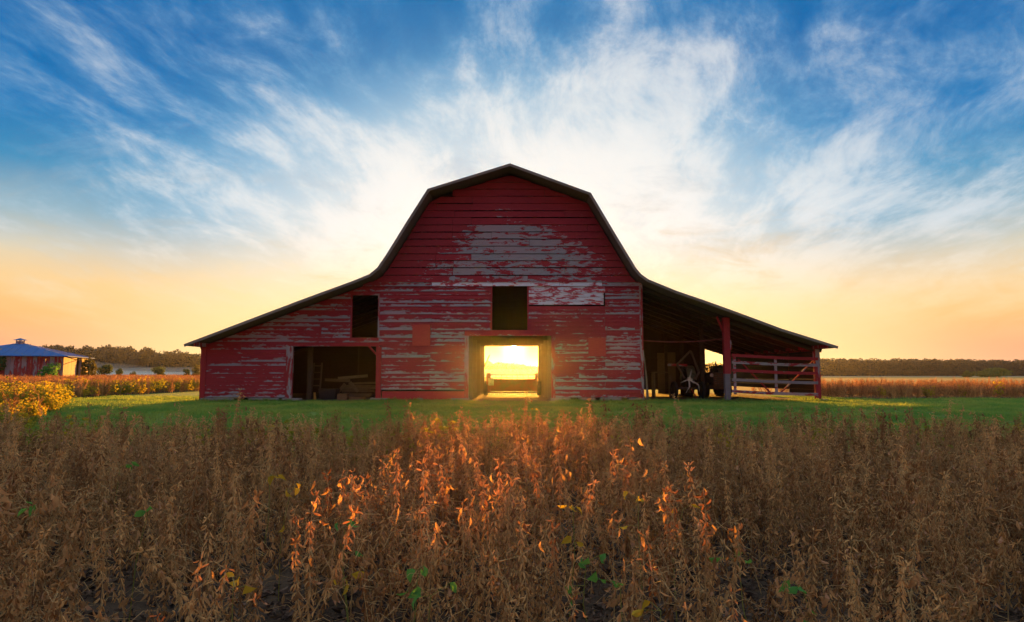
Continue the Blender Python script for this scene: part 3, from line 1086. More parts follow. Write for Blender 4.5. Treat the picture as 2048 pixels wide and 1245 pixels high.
# hay tedder with star wheel in the right lean-to
YT = 29.0
td = thing('hay_tedder', 'old hay implement with triangular mast and pale star-shaped tine wheel under the lean-to', 'hay tedder', (X(1378, YT), YT, 0.02))
def bar_px(name, a, c, w, m, parent, Y0, Y1=None):
    b = MB(); b.bar(at(a[0], a[1], Y0), at(c[0], c[1], Y1 if Y1 else Y0), w, w, (0, 1, 0)); return b.build(name, m, parent)
bar_px('mast_arm', (1354, 729), (1381, 702), 0.075, M['oldwood'], td, YT + 0.3, YT + 0.3)
bar_px('mast_arm', (1381, 702), (1398, 745), 0.085, M['oldwood'], td, YT + 0.3, YT + 0.3)
bar_px('strut', (1354, 729), (1369, 757), 0.07, M['oldwood'], td, YT + 0.3, YT)
bar_px('strut', (1398, 745), (1389, 760), 0.08, M['oldwood'], td, YT + 0.3, YT)
bar_px('crossbar', (1335, 730), (1374, 731), 0.10, M['redside'], td, YT + 0.4)
hub = at(1378, 759, YT - 0.1)
MB().disc(hub, (0, 1, 0), 0.09, 0.14, 14).build('hub', M['steel'], td)
for (px, py, kx, ky) in ((1383, 739, 1381, 750), (1361, 766, 1368, 763), (1396, 768, 1388, 766), (1372, 786, 1379, 774), (1399, 783, 1397, 770), (1384, 757, 1384, 760)):
    b = MB()
    k = at(kx, ky, YT - 0.12)
    b.bar(hub, k, 0.05, 0.025, (0, 1, 0)); b.bar(k, at(px, py, YT - 0.06), 0.045, 0.02, (0, 1, 0), 0, 0.5)
    b.build('tine_arm', M['steel'], td)
bar_px('tongue', (1383, 779), (1393, 796), 0.04, M['redv'], td, YT - 0.2, YT - 0.9)
b = MB(); b.bar((hub.x - 0.55, YT + 0.25, 0.45), (hub.x + 0.6, YT + 0.25, 0.45), 0.09, 0.09); b.build('axle', M['iron'], td)
for s in (-0.55, 0.62):
    w = MB().ring((hub.x + s, YT + 0.25, 0.38), (1, 0.1, 0), 0.26, 0.36, 0.13, 20).build('wheel', M['rubber'], td, True)
    MB().disc((hub.x + s, YT + 0.25, 0.38), (1, 0.1, 0), 0.265, 0.06, 16).build('rim', M['iron'], w)
bar_px('post', (1378, 757), (1380, 786), 0.08, M['iron'], td, YT + 0.2)

# old tractor parked behind it
YTR = 31.0
tx = X(1424, YTR)
tr = thing('tractor', 'dark old tractor with big tyres parked under the lean-to', 'tractor', (tx, YTR, 0.02))
b = MB()
b.box(tx - 0.26, tx + 0.22, YTR - 1.0, YTR + 0.9, 0.62, 1.12)
b.build('hood', M['tractor'], tr)
b = MB(); b.box(tx - 0.24, tx + 0.2, YTR - 1.06, YTR - 1.0, 0.55, 1.1); g = b.build('grille', M['iron'], tr)
for i in range(5):
    b = MB(); b.box(tx - 0.2, tx + 0.16, YTR - 1.085, YTR - 1.062, 0.62 + i * 0.09, 0.65 + i * 0.09); b.build('slat', M['tractor'], g)
b = MB(); b.box(tx - 0.3, tx + 0.3, YTR - 0.7, YTR + 1.9, 0.42, 0.66); b.build('chassis', M['iron'], tr)
for s in (-0.75, 0.72):
    w = MB().ring((tx + s, YTR + 1.3, 0.64), (1, 0, 0), 0.36, 0.62, 0.34, 24).build('rear_wheel', M['rubber'], tr, True)
    MB().disc((tx + s, YTR + 1.3, 0.64), (1, 0, 0), 0.365, 0.14, 18).build('rim', M['tractor'], w)
    for k in range(18):
        a = 2 * PI * k / 18
        b = MB(); c = Vector((tx + s, YTR + 1.3 + math.cos(a) * 0.62, 0.64 + math.sin(a) * 0.62))
        b.bar(c + Vector((-0.15, 0, 0)), c + Vector((0.15, -math.sin(a) * 0.08, math.cos(a) * 0.08)), 0.05, 0.05); b.build('tread_lug', M['rubber'], w)
    # curved fender
    b = MB()
    for k in range(8):
        a0 = R(10 + k * 20); a1 = R(30 + k * 20)
        p = Vector((tx + s, YTR + 1.3 + math.cos(a0) * 0.74, 0.64 + math.sin(a0) * 0.80))
        q = Vector((tx + s, YTR + 1.3 + math.cos(a1) * 0.74, 0.64 + math.sin(a1) * 0.80))
        b.bar(p, q, 0.42, 0.025, (0, 0.3, 1))
    b.build('fender', M['fender'], tr, False)
for s in (-0.5, 0.46):
    w = MB().ring((tx + s, YTR - 0.75, 0.36), (1, 0, 0), 0.2, 0.34, 0.16, 20).build('front_wheel', M['rubber'], tr, True)
    MB().disc((tx + s, YTR - 0.75, 0.36), (1, 0, 0), 0.205, 0.08, 16).build('rim', M['tractor'], w)
b = MB(); b.bar((tx - 0.5, YTR - 0.75, 0.42), (tx + 0.46, YTR - 0.75, 0.42), 0.08, 0.08); b.build('front_axle', M['iron'], tr)
b = MB(); b.tube([(tx - 0.05, YTR + 0.4, 1.1), (tx - 0.05, YTR + 0.8, 1.36)], 0.02, 6); b.build('steering_column', M['iron'], tr)
MB().ring((tx - 0.05, YTR + 0.8, 1.37), (0, 0.5, 0.86), 0.16, 0.19, 0.03, 18).build('steering_wheel', M['iron'], tr)
b = MB(); b.box(tx - 0.24, tx + 0.16, YTR + 1.25, YTR + 1.6, 1.0, 1.06); b.box(tx - 0.24, tx + 0.16, YTR + 1.6, YTR + 1.66, 1.0, 1.3); b.build('seat', M['iron'], tr)
b = MB(); b.tube([(tx + 0.1, YTR - 0.3, 1.1), (tx + 0.1, YTR - 0.3, 1.62)], 0.03, 8); b.build('exhaust_pipe', M['iron'], tr)
b = MB(); b.tube([(tx - 0.12, YTR - 0.3, 1.1), (tx - 0.12, YTR - 0.3, 1.4)], 0.045, 8); b.build('air_stack', M['iron'], tr)
for s in (-0.3, 0.26):
    MB().disc((tx + s, YTR - 0.98, 1.0), (0, 1, 0), 0.08, 0.1, 12).build('headlight', M['steel'], tr)

# bench along the back
bn = thing('workbench', 'low rough bench of two planks against the inner wall of the lean-to', 'bench', (X(1322, 30.5), 30.5, 0.02))
zb_ = Z(744, 30.5)
for k in range(2):
    b = MB(); b.box(X(1305, 30.5), X(1350, 30.5), 30.4 + k * 0.26, 30.64 + k * 0.26, zb_ - 0.05, zb_); b.build('top_plank', M['plank'], bn)
for px in (1308, 1343):
    for yy in (30.45, 30.8):
        b = MB(); b.box(X(px, 30.5) - 0.04, X(px, 30.5) + 0.04, yy, yy + 0.07, 0.02, zb_ - 0.05); b.build('leg', M['plank'], bn)
# poles leaning at the corner of the main block
for k, (a, c) in enumerate((((1286.5, 700), (1297, 800)), ((1289, 716), (1294, 799)))):
    b = MB(); p = at(a[0], a[1], YF + 0.08); q = at(c[0], c[1], YF - 0.2 - 0.1 * k); q.z = 0.02
    b.tube([p, (p + q) / 2 + Vector((0.02, 0, 0)), q], [0.02, 0.025, 0.028], 6)
    simple('leaning_pole', b, M['plank'], ('longer', 'shorter')[k] + ' of two thin poles leaning on the barn corner by the lean-to', 'pole', q)
# boards leaning against the lean-to's rear wall
for k, (px, py) in enumerate(((1322, 713), (1342, 712))):
    b = MB(); p = at(px, py, YB - 0.1); 
    b.box(p.x - 0.2, p.x + 0.22, YB - 0.12 - 0.03 * k, YB - 0.09 - 0.03 * k, 0.02, p.z + 0.18)
    simple('leaning_board', b, M['plank'], ('left-over wide board', 'slightly taller wide board')[k] + ' stood against the rear wall of the lean-to', 'board', (p.x, YB - 0.1, 0.02))

# lumber pile and crates in the left bay
YP = 29.2
specs = []
for k in range(16):
    lvl = k // 3
    specs.append((rng.uniform(668, 690) + lvl * 3, rng.uniform(738, 752), 0.03 + lvl * 0.115, (k % 3) * 0.26))
for k, (p0, p1, z, dy) in enumerate(specs):
    b = MB()
    a = Vector((X(p0, YP), YP + dy, 0.03 + z + rng.uniform(0, .02)))
    c = Vector((X(p1, YP), YP + dy + rng.uniform(-.15, .15), 0.03 + z + rng.uniform(0.0, .05)))
    b.bar(a, c, 0.20, 0.085)
    simple('lumber_plank', b, M['plank'], 'rough brown plank in the lumber heap inside the left bay', 'plank', (a.x, a.y, a.z - 0.04), 'planks of the lumber heap')
for k, (a, c) in enumerate((((650, 760), (700, 762)), ((676, 757), (735, 752)), ((690, 768), (672, 790)), ((700, 765), (716, 784)))):
    b = MB(); p = at(a[0], a[1], YP - 0.25); q = at(c[0], c[1], YP - 0.25)
    b.bar(p, q, 0.05, 0.12, (0, 0, 1))
    simple('loose_slat', b, M['plank'], 'thin slat lying askew on top of the lumber heap in the left bay', 'slat', ((p + q) / 2).xyz, 'slats thrown on the lumber heap')
def crate(px0, px1, py0, Yc, label, dep=0.4, z0=0.02):
    x0, x1, z1 = X(px0, Yc), X(px1, Yc), Z(py0, Yc)
    c = thing('wooden_crate', label, 'crate', ((x0 + x1) / 2, Yc, z0))
    hh = (z1 - z0)
    for i in range(3):
        za, zb2 = z0 + hh * i / 3 + 0.004, z0 + hh * (i + 1) / 3 - 0.008
        b = MB(); b.box(x0, x1, Yc - 0.016, Yc, za, zb2); b.build('slat', M['crate'], c)
        b = MB(); b.box(x0, x1, Yc + dep, Yc + dep + 0.016, za, zb2); b.build('slat', M['crate'], c)
        b = MB(); b.box(x0 - 0.016, x0 - 0.001, Yc, Yc + dep, za, zb2); b.build('slat', M['crate'], c)
        b = MB(); b.box(x1 + 0.001, x1 + 0.016, Yc, Yc + dep, za, zb2); b.build('slat', M['crate'], c)
    for xx in (x0 + 0.001, x1 - 0.031):
        for yy in (Yc + 0.001, Yc + dep - 0.031):
            b = MB(); b.box(xx, xx + 0.03, yy, yy + 0.03, z0, z1 + 0.01); b.build('corner_post', M['crate'], c)
    b = MB(); b.box(x0 + 0.002, x1 - 0.002, Yc + 0.002, Yc + dep - 0.002, z0, z0 + 0.015); b.build('bottom', M['crate'], c)
    return c
crate(676, 694, 788, 27.6, 'small slatted brown crate in the left bay, beside a wider crate')
crate(700, 727, 795, 27.3, 'wide low slatted brown crate in the left bay')
b = MB(); b.tube([at(629, 786, 27.6), at(630, 802, 27.5)], [0.05, 0.06], 10)
p = at(630, 802, 27.5); simple('ochre_canister', b, M['ochre'], 'small ochre canister on the dirt floor beside the bay post', 'canister', (p.x, p.y, 0.02), None, True)
# a ladder of boards standing against the post
ld = thing('ladder', 'grey wooden ladder standing against the inner post of the left bay', 'ladder', (X(630, 29), 29.0, 0.02))
for px in (624, 640):
    b = MB(); b.bar((X(px, 29), 29.0, 0.02), (X(px, 29), 29.25, Z(726, 29)), 0.05, 0.08, (0, 1, 0)); b.build('stile', M['oldwood'], ld)
for i in range(5):
    z = 0.28 + i * 0.28
    yy = 29.0 + 0.25 * z / Z(726, 29)
    b = MB(); b.bar((X(624, 29), yy, z), (X(640, 29), yy, z), 0.05, 0.05); b.build('rung', M['oldwood'], ld)
# feed trough behind the crates
b = MB()
x0, x1 = X(640, 28.4), X(676, 28.4)
b.add([(x0 + .08, 28.3, 0.02), (x1 - .08, 28.3, 0.02), (x1 - .08, 28.7, 0.02), (x0 + .08, 28.7, 0.02), (x0, 28.15, 0.45), (x1, 28.15, 0.45), (x1, 28.85, 0.45), (x0, 28.85, 0.45),
       (x0 + .04, 28.2, 0.44), (x1 - .04, 28.2, 0.44), (x1 - .04, 28.8, 0.44), (x0 + .04, 28.8, 0.44), (x0 + .12, 28.35, 0.08), (x1 - .12, 28.35, 0.08), (x1 - .12, 28.65, 0.08), (x0 + .12, 28.65, 0.08)],
      [(0, 3, 2, 1), (0, 1, 5, 4), (1, 2, 6, 5), (2, 3, 7, 6), (3, 0, 4, 7), (4, 5, 9, 8), (5, 6, 10, 9), (6, 7, 11, 10), (7, 4, 8, 11), (8, 9, 13, 12), (9, 10, 14, 13), (10, 11, 15, 14), (11, 8, 12, 15), (12, 13, 14, 15)])
simple('feed_trough', b, M['oldwood'], 'dark wooden feed trough on the floor left of the crates', 'trough', (x0, 28.5, 0.02))

# ------------------------------------------------------------------ shed on the left
def shed():
    A = R(18)
    ca, sa = math.cos(A), math.sin(A)
    C0 = Vector((X(125, 70), 70, 0))
    W, D = 10.6, 9.0
    def L(x, y, z):
        return Vector((C0.x + x * ca - y * sa, C0.y + x * sa + y * ca, z))
    s = thing('farm_shed', 'low old shed with blue hipped tin roof and small cupola beyond the yellowing crop', 'shed', tuple(C0))
    ze = Z(712.5, 70); zp = Z(687, 72.7)
    def board(name, x0, y0, x1, y1, z0, z1, m, th=0.05):
        b = MB(); b.bar((L(x0, y0, 0) + L(x1, y1, 0)) / 2 + Vector((0, 0, z0)), (L(x0, y0, 0) + L(x1, y1, 0)) / 2 + Vector((0, 0, z1)), (L(x0, y0, 0) - L(x1, y1, 0)).length - 0.02, th,
                        tuple((L(1, 0, 0) - L(0, 0, 0)).cross(Vector((0, 0, 1)))) if abs(y1 - y0) < 1e-6 else tuple((L(0, 1, 0) - L(0, 0, 0)).cross(Vector((0, 0, 1)))))
        return b.build(name, m, s)
    # front wall in upright boards
    x = -W
    while x < -0.02:
        w = min(rng.uniform(0.3, 0.5), -x)
        if not (-8.6 < x < -7.2):
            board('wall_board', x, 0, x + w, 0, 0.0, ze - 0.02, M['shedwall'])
        x += w
    b = MB(); b.bar((L(-7.9, 0.1, 0.0)), L(-7.9, 0.1, 2.2), 1.3, 0.05, tuple((L(1, 0, 0) - L(0, 0, 0)).cross(Vector((0, 0, 1))))); b.build('door', M['pale'], s)
    # right end wall: lit by the sun, with a dark doorway
    y = 0.0
    while y < D - 0.02:
        w = min(rng.uniform(0.35, 0.5), D - y)
        if not (4.3 < y < 5.2):
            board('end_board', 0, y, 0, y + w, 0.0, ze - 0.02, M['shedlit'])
        y += w
    b = MB(); b.bar(L(-W / 2, D, ze / 2), L(-W / 2, D, ze / 2) + Vector((0, 0, 0.01)), 0.01, 0.01)
    b = MB()
    b.add([L(-W, D, 0), L(0, D, 0), L(0, D, ze), L(-W, D, ze), L(-W, D - .05, 0), L(0, D - .05, 0), L(0, D - .05, ze), L(-W, D - .05, ze)], [(0, 1, 2, 3), (7, 6, 5, 4), (0, 4, 5, 1), (3, 2, 6, 7), (1, 5, 6, 2), (0, 3, 7, 4)])
    b.build('rear_wall', M['shedwall'], s)
    b = MB()
    b.add([L(-W, 0, 0), L(-W, D, 0), L(-W, D, ze), L(-W, 0, ze), L(-W + .05, 0, 0), L(-W + .05, D, 0), L(-W + .05, D, ze), L(-W + .05, 0, ze)], [(0, 1, 2, 3), (7, 6, 5, 4), (0, 4, 5, 1), (3, 2, 6, 7), (1, 5, 6, 2), (0, 3, 7, 4)])
    b.build('end_wall', M['shedwall'], s)
    # hipped roof
    o = 0.55
    P = [L(-W - o, -o, ze), L(o, -o, ze), L(o, D + o, ze), L(-W - o, D + o, ze)]
    p1 = L(-W / 2 - 0.3, D / 2, zp); p2 = L(-W / 2 + 0.3, D / 2, zp)
    th = Vector((0, 0, -0.06))
    b = MB()
    b.add(P + [p1, p2] + [q + th for q in P], [(0, 1, 5, 4), (1, 2, 5), (2, 3, 4, 5), (3, 0, 4), (0, 6, 7, 1), (1, 7, 8, 2), (2, 8, 9, 3), (3, 9, 6, 0), (9, 8, 7, 6)])
    rf = b.build('roof', M['bluetin'], s)
    # standing ribs on the two slopes in view
    nr = 14
    for i in range(1, nr):
        t = i / nr
        a = P[0].lerp(P[1], t); q = p1 if t < 0.47 else (p2 if t > 0.53 else p1.lerp(p2, 0.5))
        ridge = p1.lerp(p2, (t - 0.44) / 0.12) if 0.44 < t < 0.56 else None
        if ridge is None:
            hip = (P[0], p1) if t <= 0.44 else (P[1], p2)
            k = t / 0.44 if t <= 0.44 else (1 - t) / 0.44
            end = hip[0].lerp(hip[1], k * 0.98)
        else:
            end = ridge
        b = MB(); b.bar(a + Vector((0, 0, 0.012)), end + Vector((0, 0, 0.012)), 0.05, 0.03); b.build('rib', M['bluetin'], rf)
    for i in range(1, 10):
        t = i / 10
        a = P[1].lerp(P[2], t)
        end = (P[1] if t <= 0.5 else P[2]).lerp(p2, (t if t <= 0.5 else 1 - t) * 1.96)
        b = MB(); b.bar(a + Vector((0, 0, 0.012)), end + Vector((0, 0, 0.012)), 0.05, 0.03); b.build('rib', M['bluetin'], rf)
    # rusted sheet on the left part
    b = MB()
    q0 = P[0].lerp(P[1], 0.02) + Vector((0, 0, 0.02)); q1 = P[0].lerp(P[1], 0.40) + Vector((0, 0, 0.02))
    top = P[0].lerp(p1, 0.55) + Vector((0, 0, 0.02)); top2 = P[0].lerp(P[1], 0.40).lerp(p1, 0.52) + Vector((0, 0, 0.02))
    b.add([q0, q1, top2, top], [(0, 1, 2, 3)])
    b.add([v - Vector((0, 0, 0.012)) for v in (q0, q1, top2, top)], [(3, 2, 1, 0)])
    b.build('rusted_sheet', M['rusttin'], rf)
    # cupola
    c = L(-W / 2, D / 2, zp)
    b = MB(); b.box(c.x - 0.28, c.x + 0.28, c.y - 0.28, c.y + 0.28, zp - 0.15, zp + 0.22); cu = b.build('cupola', M['shedwall'], s)
    for dx in (-0.24, 0.24):
        for dy in (-0.24, 0.24):
            b = MB(); b.box(c.x + dx - 0.03, c.x + dx + 0.03, c.y + dy - 0.03, c.y + dy + 0.03, zp + 0.22, zp + 0.32); b.build('corner_post', M['bluetin'], cu)
    b = MB(); b.add([(c.x - .5, c.y - .5, zp + .32), (c.x + .5, c.y - .5, zp + .32), (c.x + .5, c.y + .5, zp + .32), (c.x - .5, c.y + .5, zp + .32), (c.x, c.y, zp + .55)], [(3, 2, 1, 0), (0, 1, 4), (1, 2, 4), (2, 3, 4), (3, 0, 4)])
    b.build('cap', M['bluetin'], cu)
    # loose awning pole at the right end
    b = MB(); b.bar(L(0.4, D * 0.85, ze - 0.05), L(3.0, D * 0.9, ze - 0.62), 0.08, 0.06); b.build('awning_pole', M['beam'], s)
    b = MB(); b.bar(L(0.2, 0.3, ze - 0.1), L(1.3, 1.2, ze - 0.5), 0.3, 0.04); b.build('bent_awning', M['beam'], s)
    return L, ze, W, D
SL, SZE, SW, SDEP = shed()

# ------------------------------------------------------------------ vegetation builders
def leaf_cards(b, pts, size, r, mi=0, up=0.3, n=None):
    """small bent leaf-clump faces"""
    for p, nrm in pts:
        a = Vector((r.gauss(0, 1), r.gauss(0, 1), r.gauss(0, 0.7)))
        nn = (nrm * 0.8 + a * 0.6)
        if nn.length < 1e-3:
            continue
        nn.normalize()
        u = nn.cross(Vector((0, 0, 1)))
        if u.length < 1e-3:
            u = Vector((1, 0, 0))
        u.normalize(); v = nn.cross(u)
        s = size * r.uniform(0.6, 1.4)
        an = r.uniform(0, PI)
        e = (u * math.cos(an) + v * math.sin(an)) * s
        g = (v * math.cos(an) - u * math.sin(an)) * s * r.uniform(0.5, 0.8)
        b.add([p - e, p - g * 0.8, p + e + nn * s * 0.3, p + g * 0.9], [(0, 1, 2, 3)], mi)

def crown_pts(r, lobes, count):
    tot = sum(l[1][0] * l[1][1] for l in lobes)
    out = []
    for c, rad in lobes:
        for _ in range(int(count * rad[0] * rad[1] / tot)):
            d = Vector((r.gauss(0, 1), r.gauss(0, 1), r.gauss(0, 1))).normalized()
            k = r.uniform(0.55, 1.05) ** 0.6
            p = Vector((c[0] + d.x * rad[0] * k, c[1] + d.y * rad[1] * k, c[2] + d.z * rad[2] * k))
            out.append((p, d))
    return out

def tree_mesh(r, h, w, trunk_h, count, leaf, nl=8):
    tb = MB()
    tb.tube([(0, 0, -0.3), (r.uniform(-.1, .1), 0, trunk_h), (r.uniform(-.2, .2), r.uniform(-.2, .2), h * 0.7)], [h * 0.022, h * 0.016, h * 0.006], 6)
    lobes = []
    for i in range(nl):
        a = r.uniform(0, 2 * PI)
        q = r.random()
        zc = trunk_h + (h - trunk_h) * (0.15 + 0.72 * q)
        rr = w * 0.5 * (1 - 0.55 * abs(q - 0.35)) * r.uniform(0.35, 0.65)
        lobes.append(((math.cos(a) * rr, math.sin(a) * rr, zc), (w * r.uniform(0.22, 0.34), w * r.uniform(0.22, 0.34), (h - trunk_h) * r.uniform(0.14, 0.24))))
        tb.tube([(0, 0, trunk_h * 0.9 + (zc - trunk_h) * 0.4), lobes[-1][0]], [h * 0.008, h * 0.003], 4, 0, False)
    lobes.append(((0, 0, trunk_h + (h - trunk_h) * 0.5), (w * 0.3, w * 0.3, (h - trunk_h) * 0.42)))
    cb = MB()
    leaf_cards(cb, crown_pts(r, lobes, count), leaf, r)
    return tb, cb

def place_tree(name, label, loc, h, w, trunk_h, count, leaf, m, group=None, seed=0, cat='bush', nl=8):
    r = random.Random(seed)
    t = thing(name, label, cat, loc, group)
    tb, cb = tree_mesh(r, h, w, trunk_h, count, leaf, nl)
    o = bpy.data.objects.new('trunk', tb.mesh('trunk', M['bark'])); COL.objects.link(o); o.parent = t
    o = bpy.data.objects.new('crown', cb.mesh('crown', m)); COL.objects.link(o); o.parent = t
    return t

def px_tree(name, label, pxc, pxw, pyt, Y, m, group=None, seed=0, cat='bush', count=700, leaf=0.16, tf=0.12, nl=8):
    h = Z(pyt, Y); w = pxw * Y / FPX
    return place_tree(name, label, (X(pxc, Y), Y, 0), h, w, h * tf, count, leaf, m, group, seed, cat, nl)

px_tree('shrub', 'small round shrub at the foot of the mist, next to the shed', 180, 14, 737, 150, M['bush'], None, 1, 'shrub', 500, 0.18)
px_tree('shrub', 'largest dark green round shrub in front of the mist bank', 208, 30, 729, 150, M['bush'], None, 2, 'shrub', 900, 0.22)
px_tree('shrub', 'low shrub standing just right of the largest dark shrub', 238, 14, 738, 160, M['bush'], None, 3, 'shrub', 500, 0.18)
px_tree('shrub', 'tiny low shrub midway between the two bigger shrubs before the mist', 266, 11, 742, 160, M['bush'], None, 7, 'shrub', 400, 0.16)
px_tree('shrub', 'rounded mid-size shrub alone before the mist bank', 318, 26, 732, 150, M['bush'], None, 4, 'shrub', 900, 0.2)
px_tree('shrub', 'small shrub between the mid-size shrub and the barn corner', 372, 16, 738, 140, M['bush'], None, 5, 'shrub', 500, 0.18)
px_tree('shrub', 'light olive shrub close beside the barn corner, in front of the mist', 396, 22, 728, 110, M['olive'], None, 6, 'shrub', 700, 0.15)
px_tree('field_tree', 'broad low spreading green tree in front of the far right woods', 1982, 66, 736.5, 260, M['bush'], None, 8, 'tree', 1600, 0.42, 0.1, 12)
px_tree('field_tree', 'small pointed green tree beside the broad spreading tree', 1934, 20, 739, 260, M['bush'], None, 9, 'tree', 700, 0.35, 0.1)
b_ = px_tree('shrub', 'bright green bush growing against the shed wall', 100, 42, 723, 68.6, M['gleaf'], None, 10, 'shrub', 900, 0.13)

def ivy(label, pts_, m, seed, size=0.16):
    r = random.Random(seed)
    base = pts_[0][0]
    b = MB()
    for c, rad, cnt in pts_:
        leaf_cards(b, crown_pts(r, [(c, rad)], cnt), size, r)
    o = b.build('climbing_vine', m)
    rebase(o, (base[0], base[1], 0))
    return tag(o, label, 'vine')
q = SL(-10.0, -0.25, 1.5); q2 = SL(-6.2, -0.2, 1.4); q3 = SL(-5.4, -0.2, 2.2)
ivy('dark ivy hanging over the shadowed left part of the shed wall', [(q, (1.3, .35, 1.5), 600), (SL(-8.6, -.2, 2.6), (1.2, .3, .4), 250)], M['ivy'], 20)
ivy('dark green ivy column climbing the middle of the shed wall', [(q2, (.7, .3, 1.5), 450), (q3, (.6, .3, .8), 200)], M['ivy'], 21)
q4 = SL(0.55, SDEP * 0.80, 1.4)
ivy('olive vine mass covering the far end of the sunlit shed wall', [(q4, (.45, 1.3, 1.5), 700)], M['olive'], 22)

# ------------------------------------------------------------------ scattering with geometry nodes
def proto_collection(name, objs):
    c = bpy.data.collections.new(name)
    for o in objs:
        c.objects.link(o)
    return c

def scatter(name, pts, coll, ncoll):
    """pts: (x, y, z, rot, scale, tilt). One object whose points carry copies of the plants"""
    me = bpy.data.meshes.new(name)
    me.from_pydata([p[:3] for p in pts], [], [])
    for an, k in (('rot', 3), ('scl', 4), ('tilt', 5)):
        a = me.attributes.new(an, 'FLOAT', 'POINT')
        a.data.foreach_set('value', [p[k] for p in pts])
    a = me.attributes.new('idx', 'INT', 'POINT')
    rr = random.Random(len(pts))
    a.data.foreach_set('value', [(p[6] if len(p) > 6 else rr.randrange(ncoll)) for p in pts])
    o = bpy.data.objects.new(name, me)
    COL.objects.link(o)
    g = bpy.data.node_groups.new(name + '_nodes', 'GeometryNodeTree')
    g.interface.new_socket('Geometry', in_out='INPUT', socket_type='NodeSocketGeometry')
    g.interface.new_socket('Geometry', in_out='OUTPUT', socket_type='NodeSocketGeometry')
    gi = g.nodes.new('NodeGroupInput'); go = g.nodes.new('NodeGroupOutput')
    ci = g.nodes.new('GeometryNodeCollectionInfo')
    ci.inputs['Collection'].default_value = coll
    ci.inputs['Separate Children'].default_value = True
    ci.inputs['Reset Children'].default_value = True
    ip = g.nodes.new('GeometryNodeInstanceOnPoints')
    ip.inputs['Pick Instance'].default_value = True
    def attr(nm, ty):
        n_ = g.nodes.new('GeometryNodeInputNamedAttribute')
        n_.data_type = ty
        n_.inputs['Name'].default_value = nm
        return n_.outputs['Attribute']
    cx = g.nodes.new('ShaderNodeCombineXYZ')
    g.links.new(attr('rot', 'FLOAT'), cx.inputs[2])
    g.links.new(attr('tilt', 'FLOAT'), cx.inputs[0])
    e2r = g.nodes.new('FunctionNodeEulerToRotation')
    g.links.new(cx.outputs[0], e2r.inputs[0])
    g.links.new(gi.outputs[0], ip.inputs['Points'])
    g.links.new(ci.outputs[0], ip.inputs['Instance'])
    g.links.new(attr('idx', 'INT'), ip.inputs['Instance Index'])
    g.links.new(e2r.outputs[0], ip.inputs['Rotation'])
    g.links.new(attr('scl', 'FLOAT'), ip.inputs['Scale'])
    g.links.new(ip.outputs[0], go.inputs[0])
    md = o.modifiers.new('plants', 'NODES')
    md.node_group = g
    o['kind'] = 'stuff'
    return o

# ------------------------------------------------------------------ soybean plants
def perp(d, r):
    a = Vector((r.gauss(0, 1), r.gauss(0, 1), r.gauss(0, 1)))
    c = d.cross(a)
    return c.normalized() if c.length > 1e-4 else Vector((1, 0, 0))

def add_pod(b, p, d, L, w, r, mi):
    d = d.normalized(); s = perp(d, r); t = d.cross(s)
    vs = [p]
    for f, k, o in ((0.22, 0.85, 0.05), (0.55, 1.0, 0.10), (0.84, 0.75, 0.04)):
        c = p + d * L * f + s * L * o
        vs += [c + s * w * 0.5 * k, c - s * w * 0.25 * k + t * w * 0.5 * k, c - s * w * 0.25 * k - t * w * 0.5 * k]
    vs.append(p + d * L - s * L * 0.08)
    fs = [(0, 1, 2), (0, 2, 3), (0, 3, 1)]
    for o in (1, 4):
        fs += [(o, o + 3, o + 4, o + 1), (o + 1, o + 4, o + 5, o + 2), (o + 2, o + 5, o + 3, o)]
    fs += [(10, 8, 7), (10, 9, 8), (10, 7, 9)]
    b.add(vs, fs, mi)

def add_leaf(b, p, d, L, w, r, mi, fold=0.5, curl=0.6):
    """pointed leaf, folded along its midrib and curled lengthwise"""
    d = d.normalized(); s = perp(d, r); nrm = s.cross(d)
    prof = [(0.0, 0.12), (0.28, 1.0), (0.62, 0.8), (1.0, 0.02)]
    vs = []
    q = p.copy(); dd = d.copy()
    last = 0.0
    for t, k in prof:
        q = q + dd * (t - last) * L
        last = t
        hw = w * 0.5 * k
        j1 = hw * 0.5
        vs += [q + s * hw * r.uniform(0.6, 1.2) + nrm * hw * fold, q + nrm * r.uniform(-j1, j1), q - s * hw * r.uniform(0.6, 1.2) + nrm * hw * fold * r.uniform(0.2, 1.4)]
        dd = (dd - nrm * curl * 0.45).normalized()
        nrm = s.cross(dd)
    fs = []
    for i in range(3):
        o = i * 3
        fs += [(o, o + 1, o + 4, o + 3), (o + 1, o + 2, o + 5, o + 4)]
    b.add(vs, fs, mi)

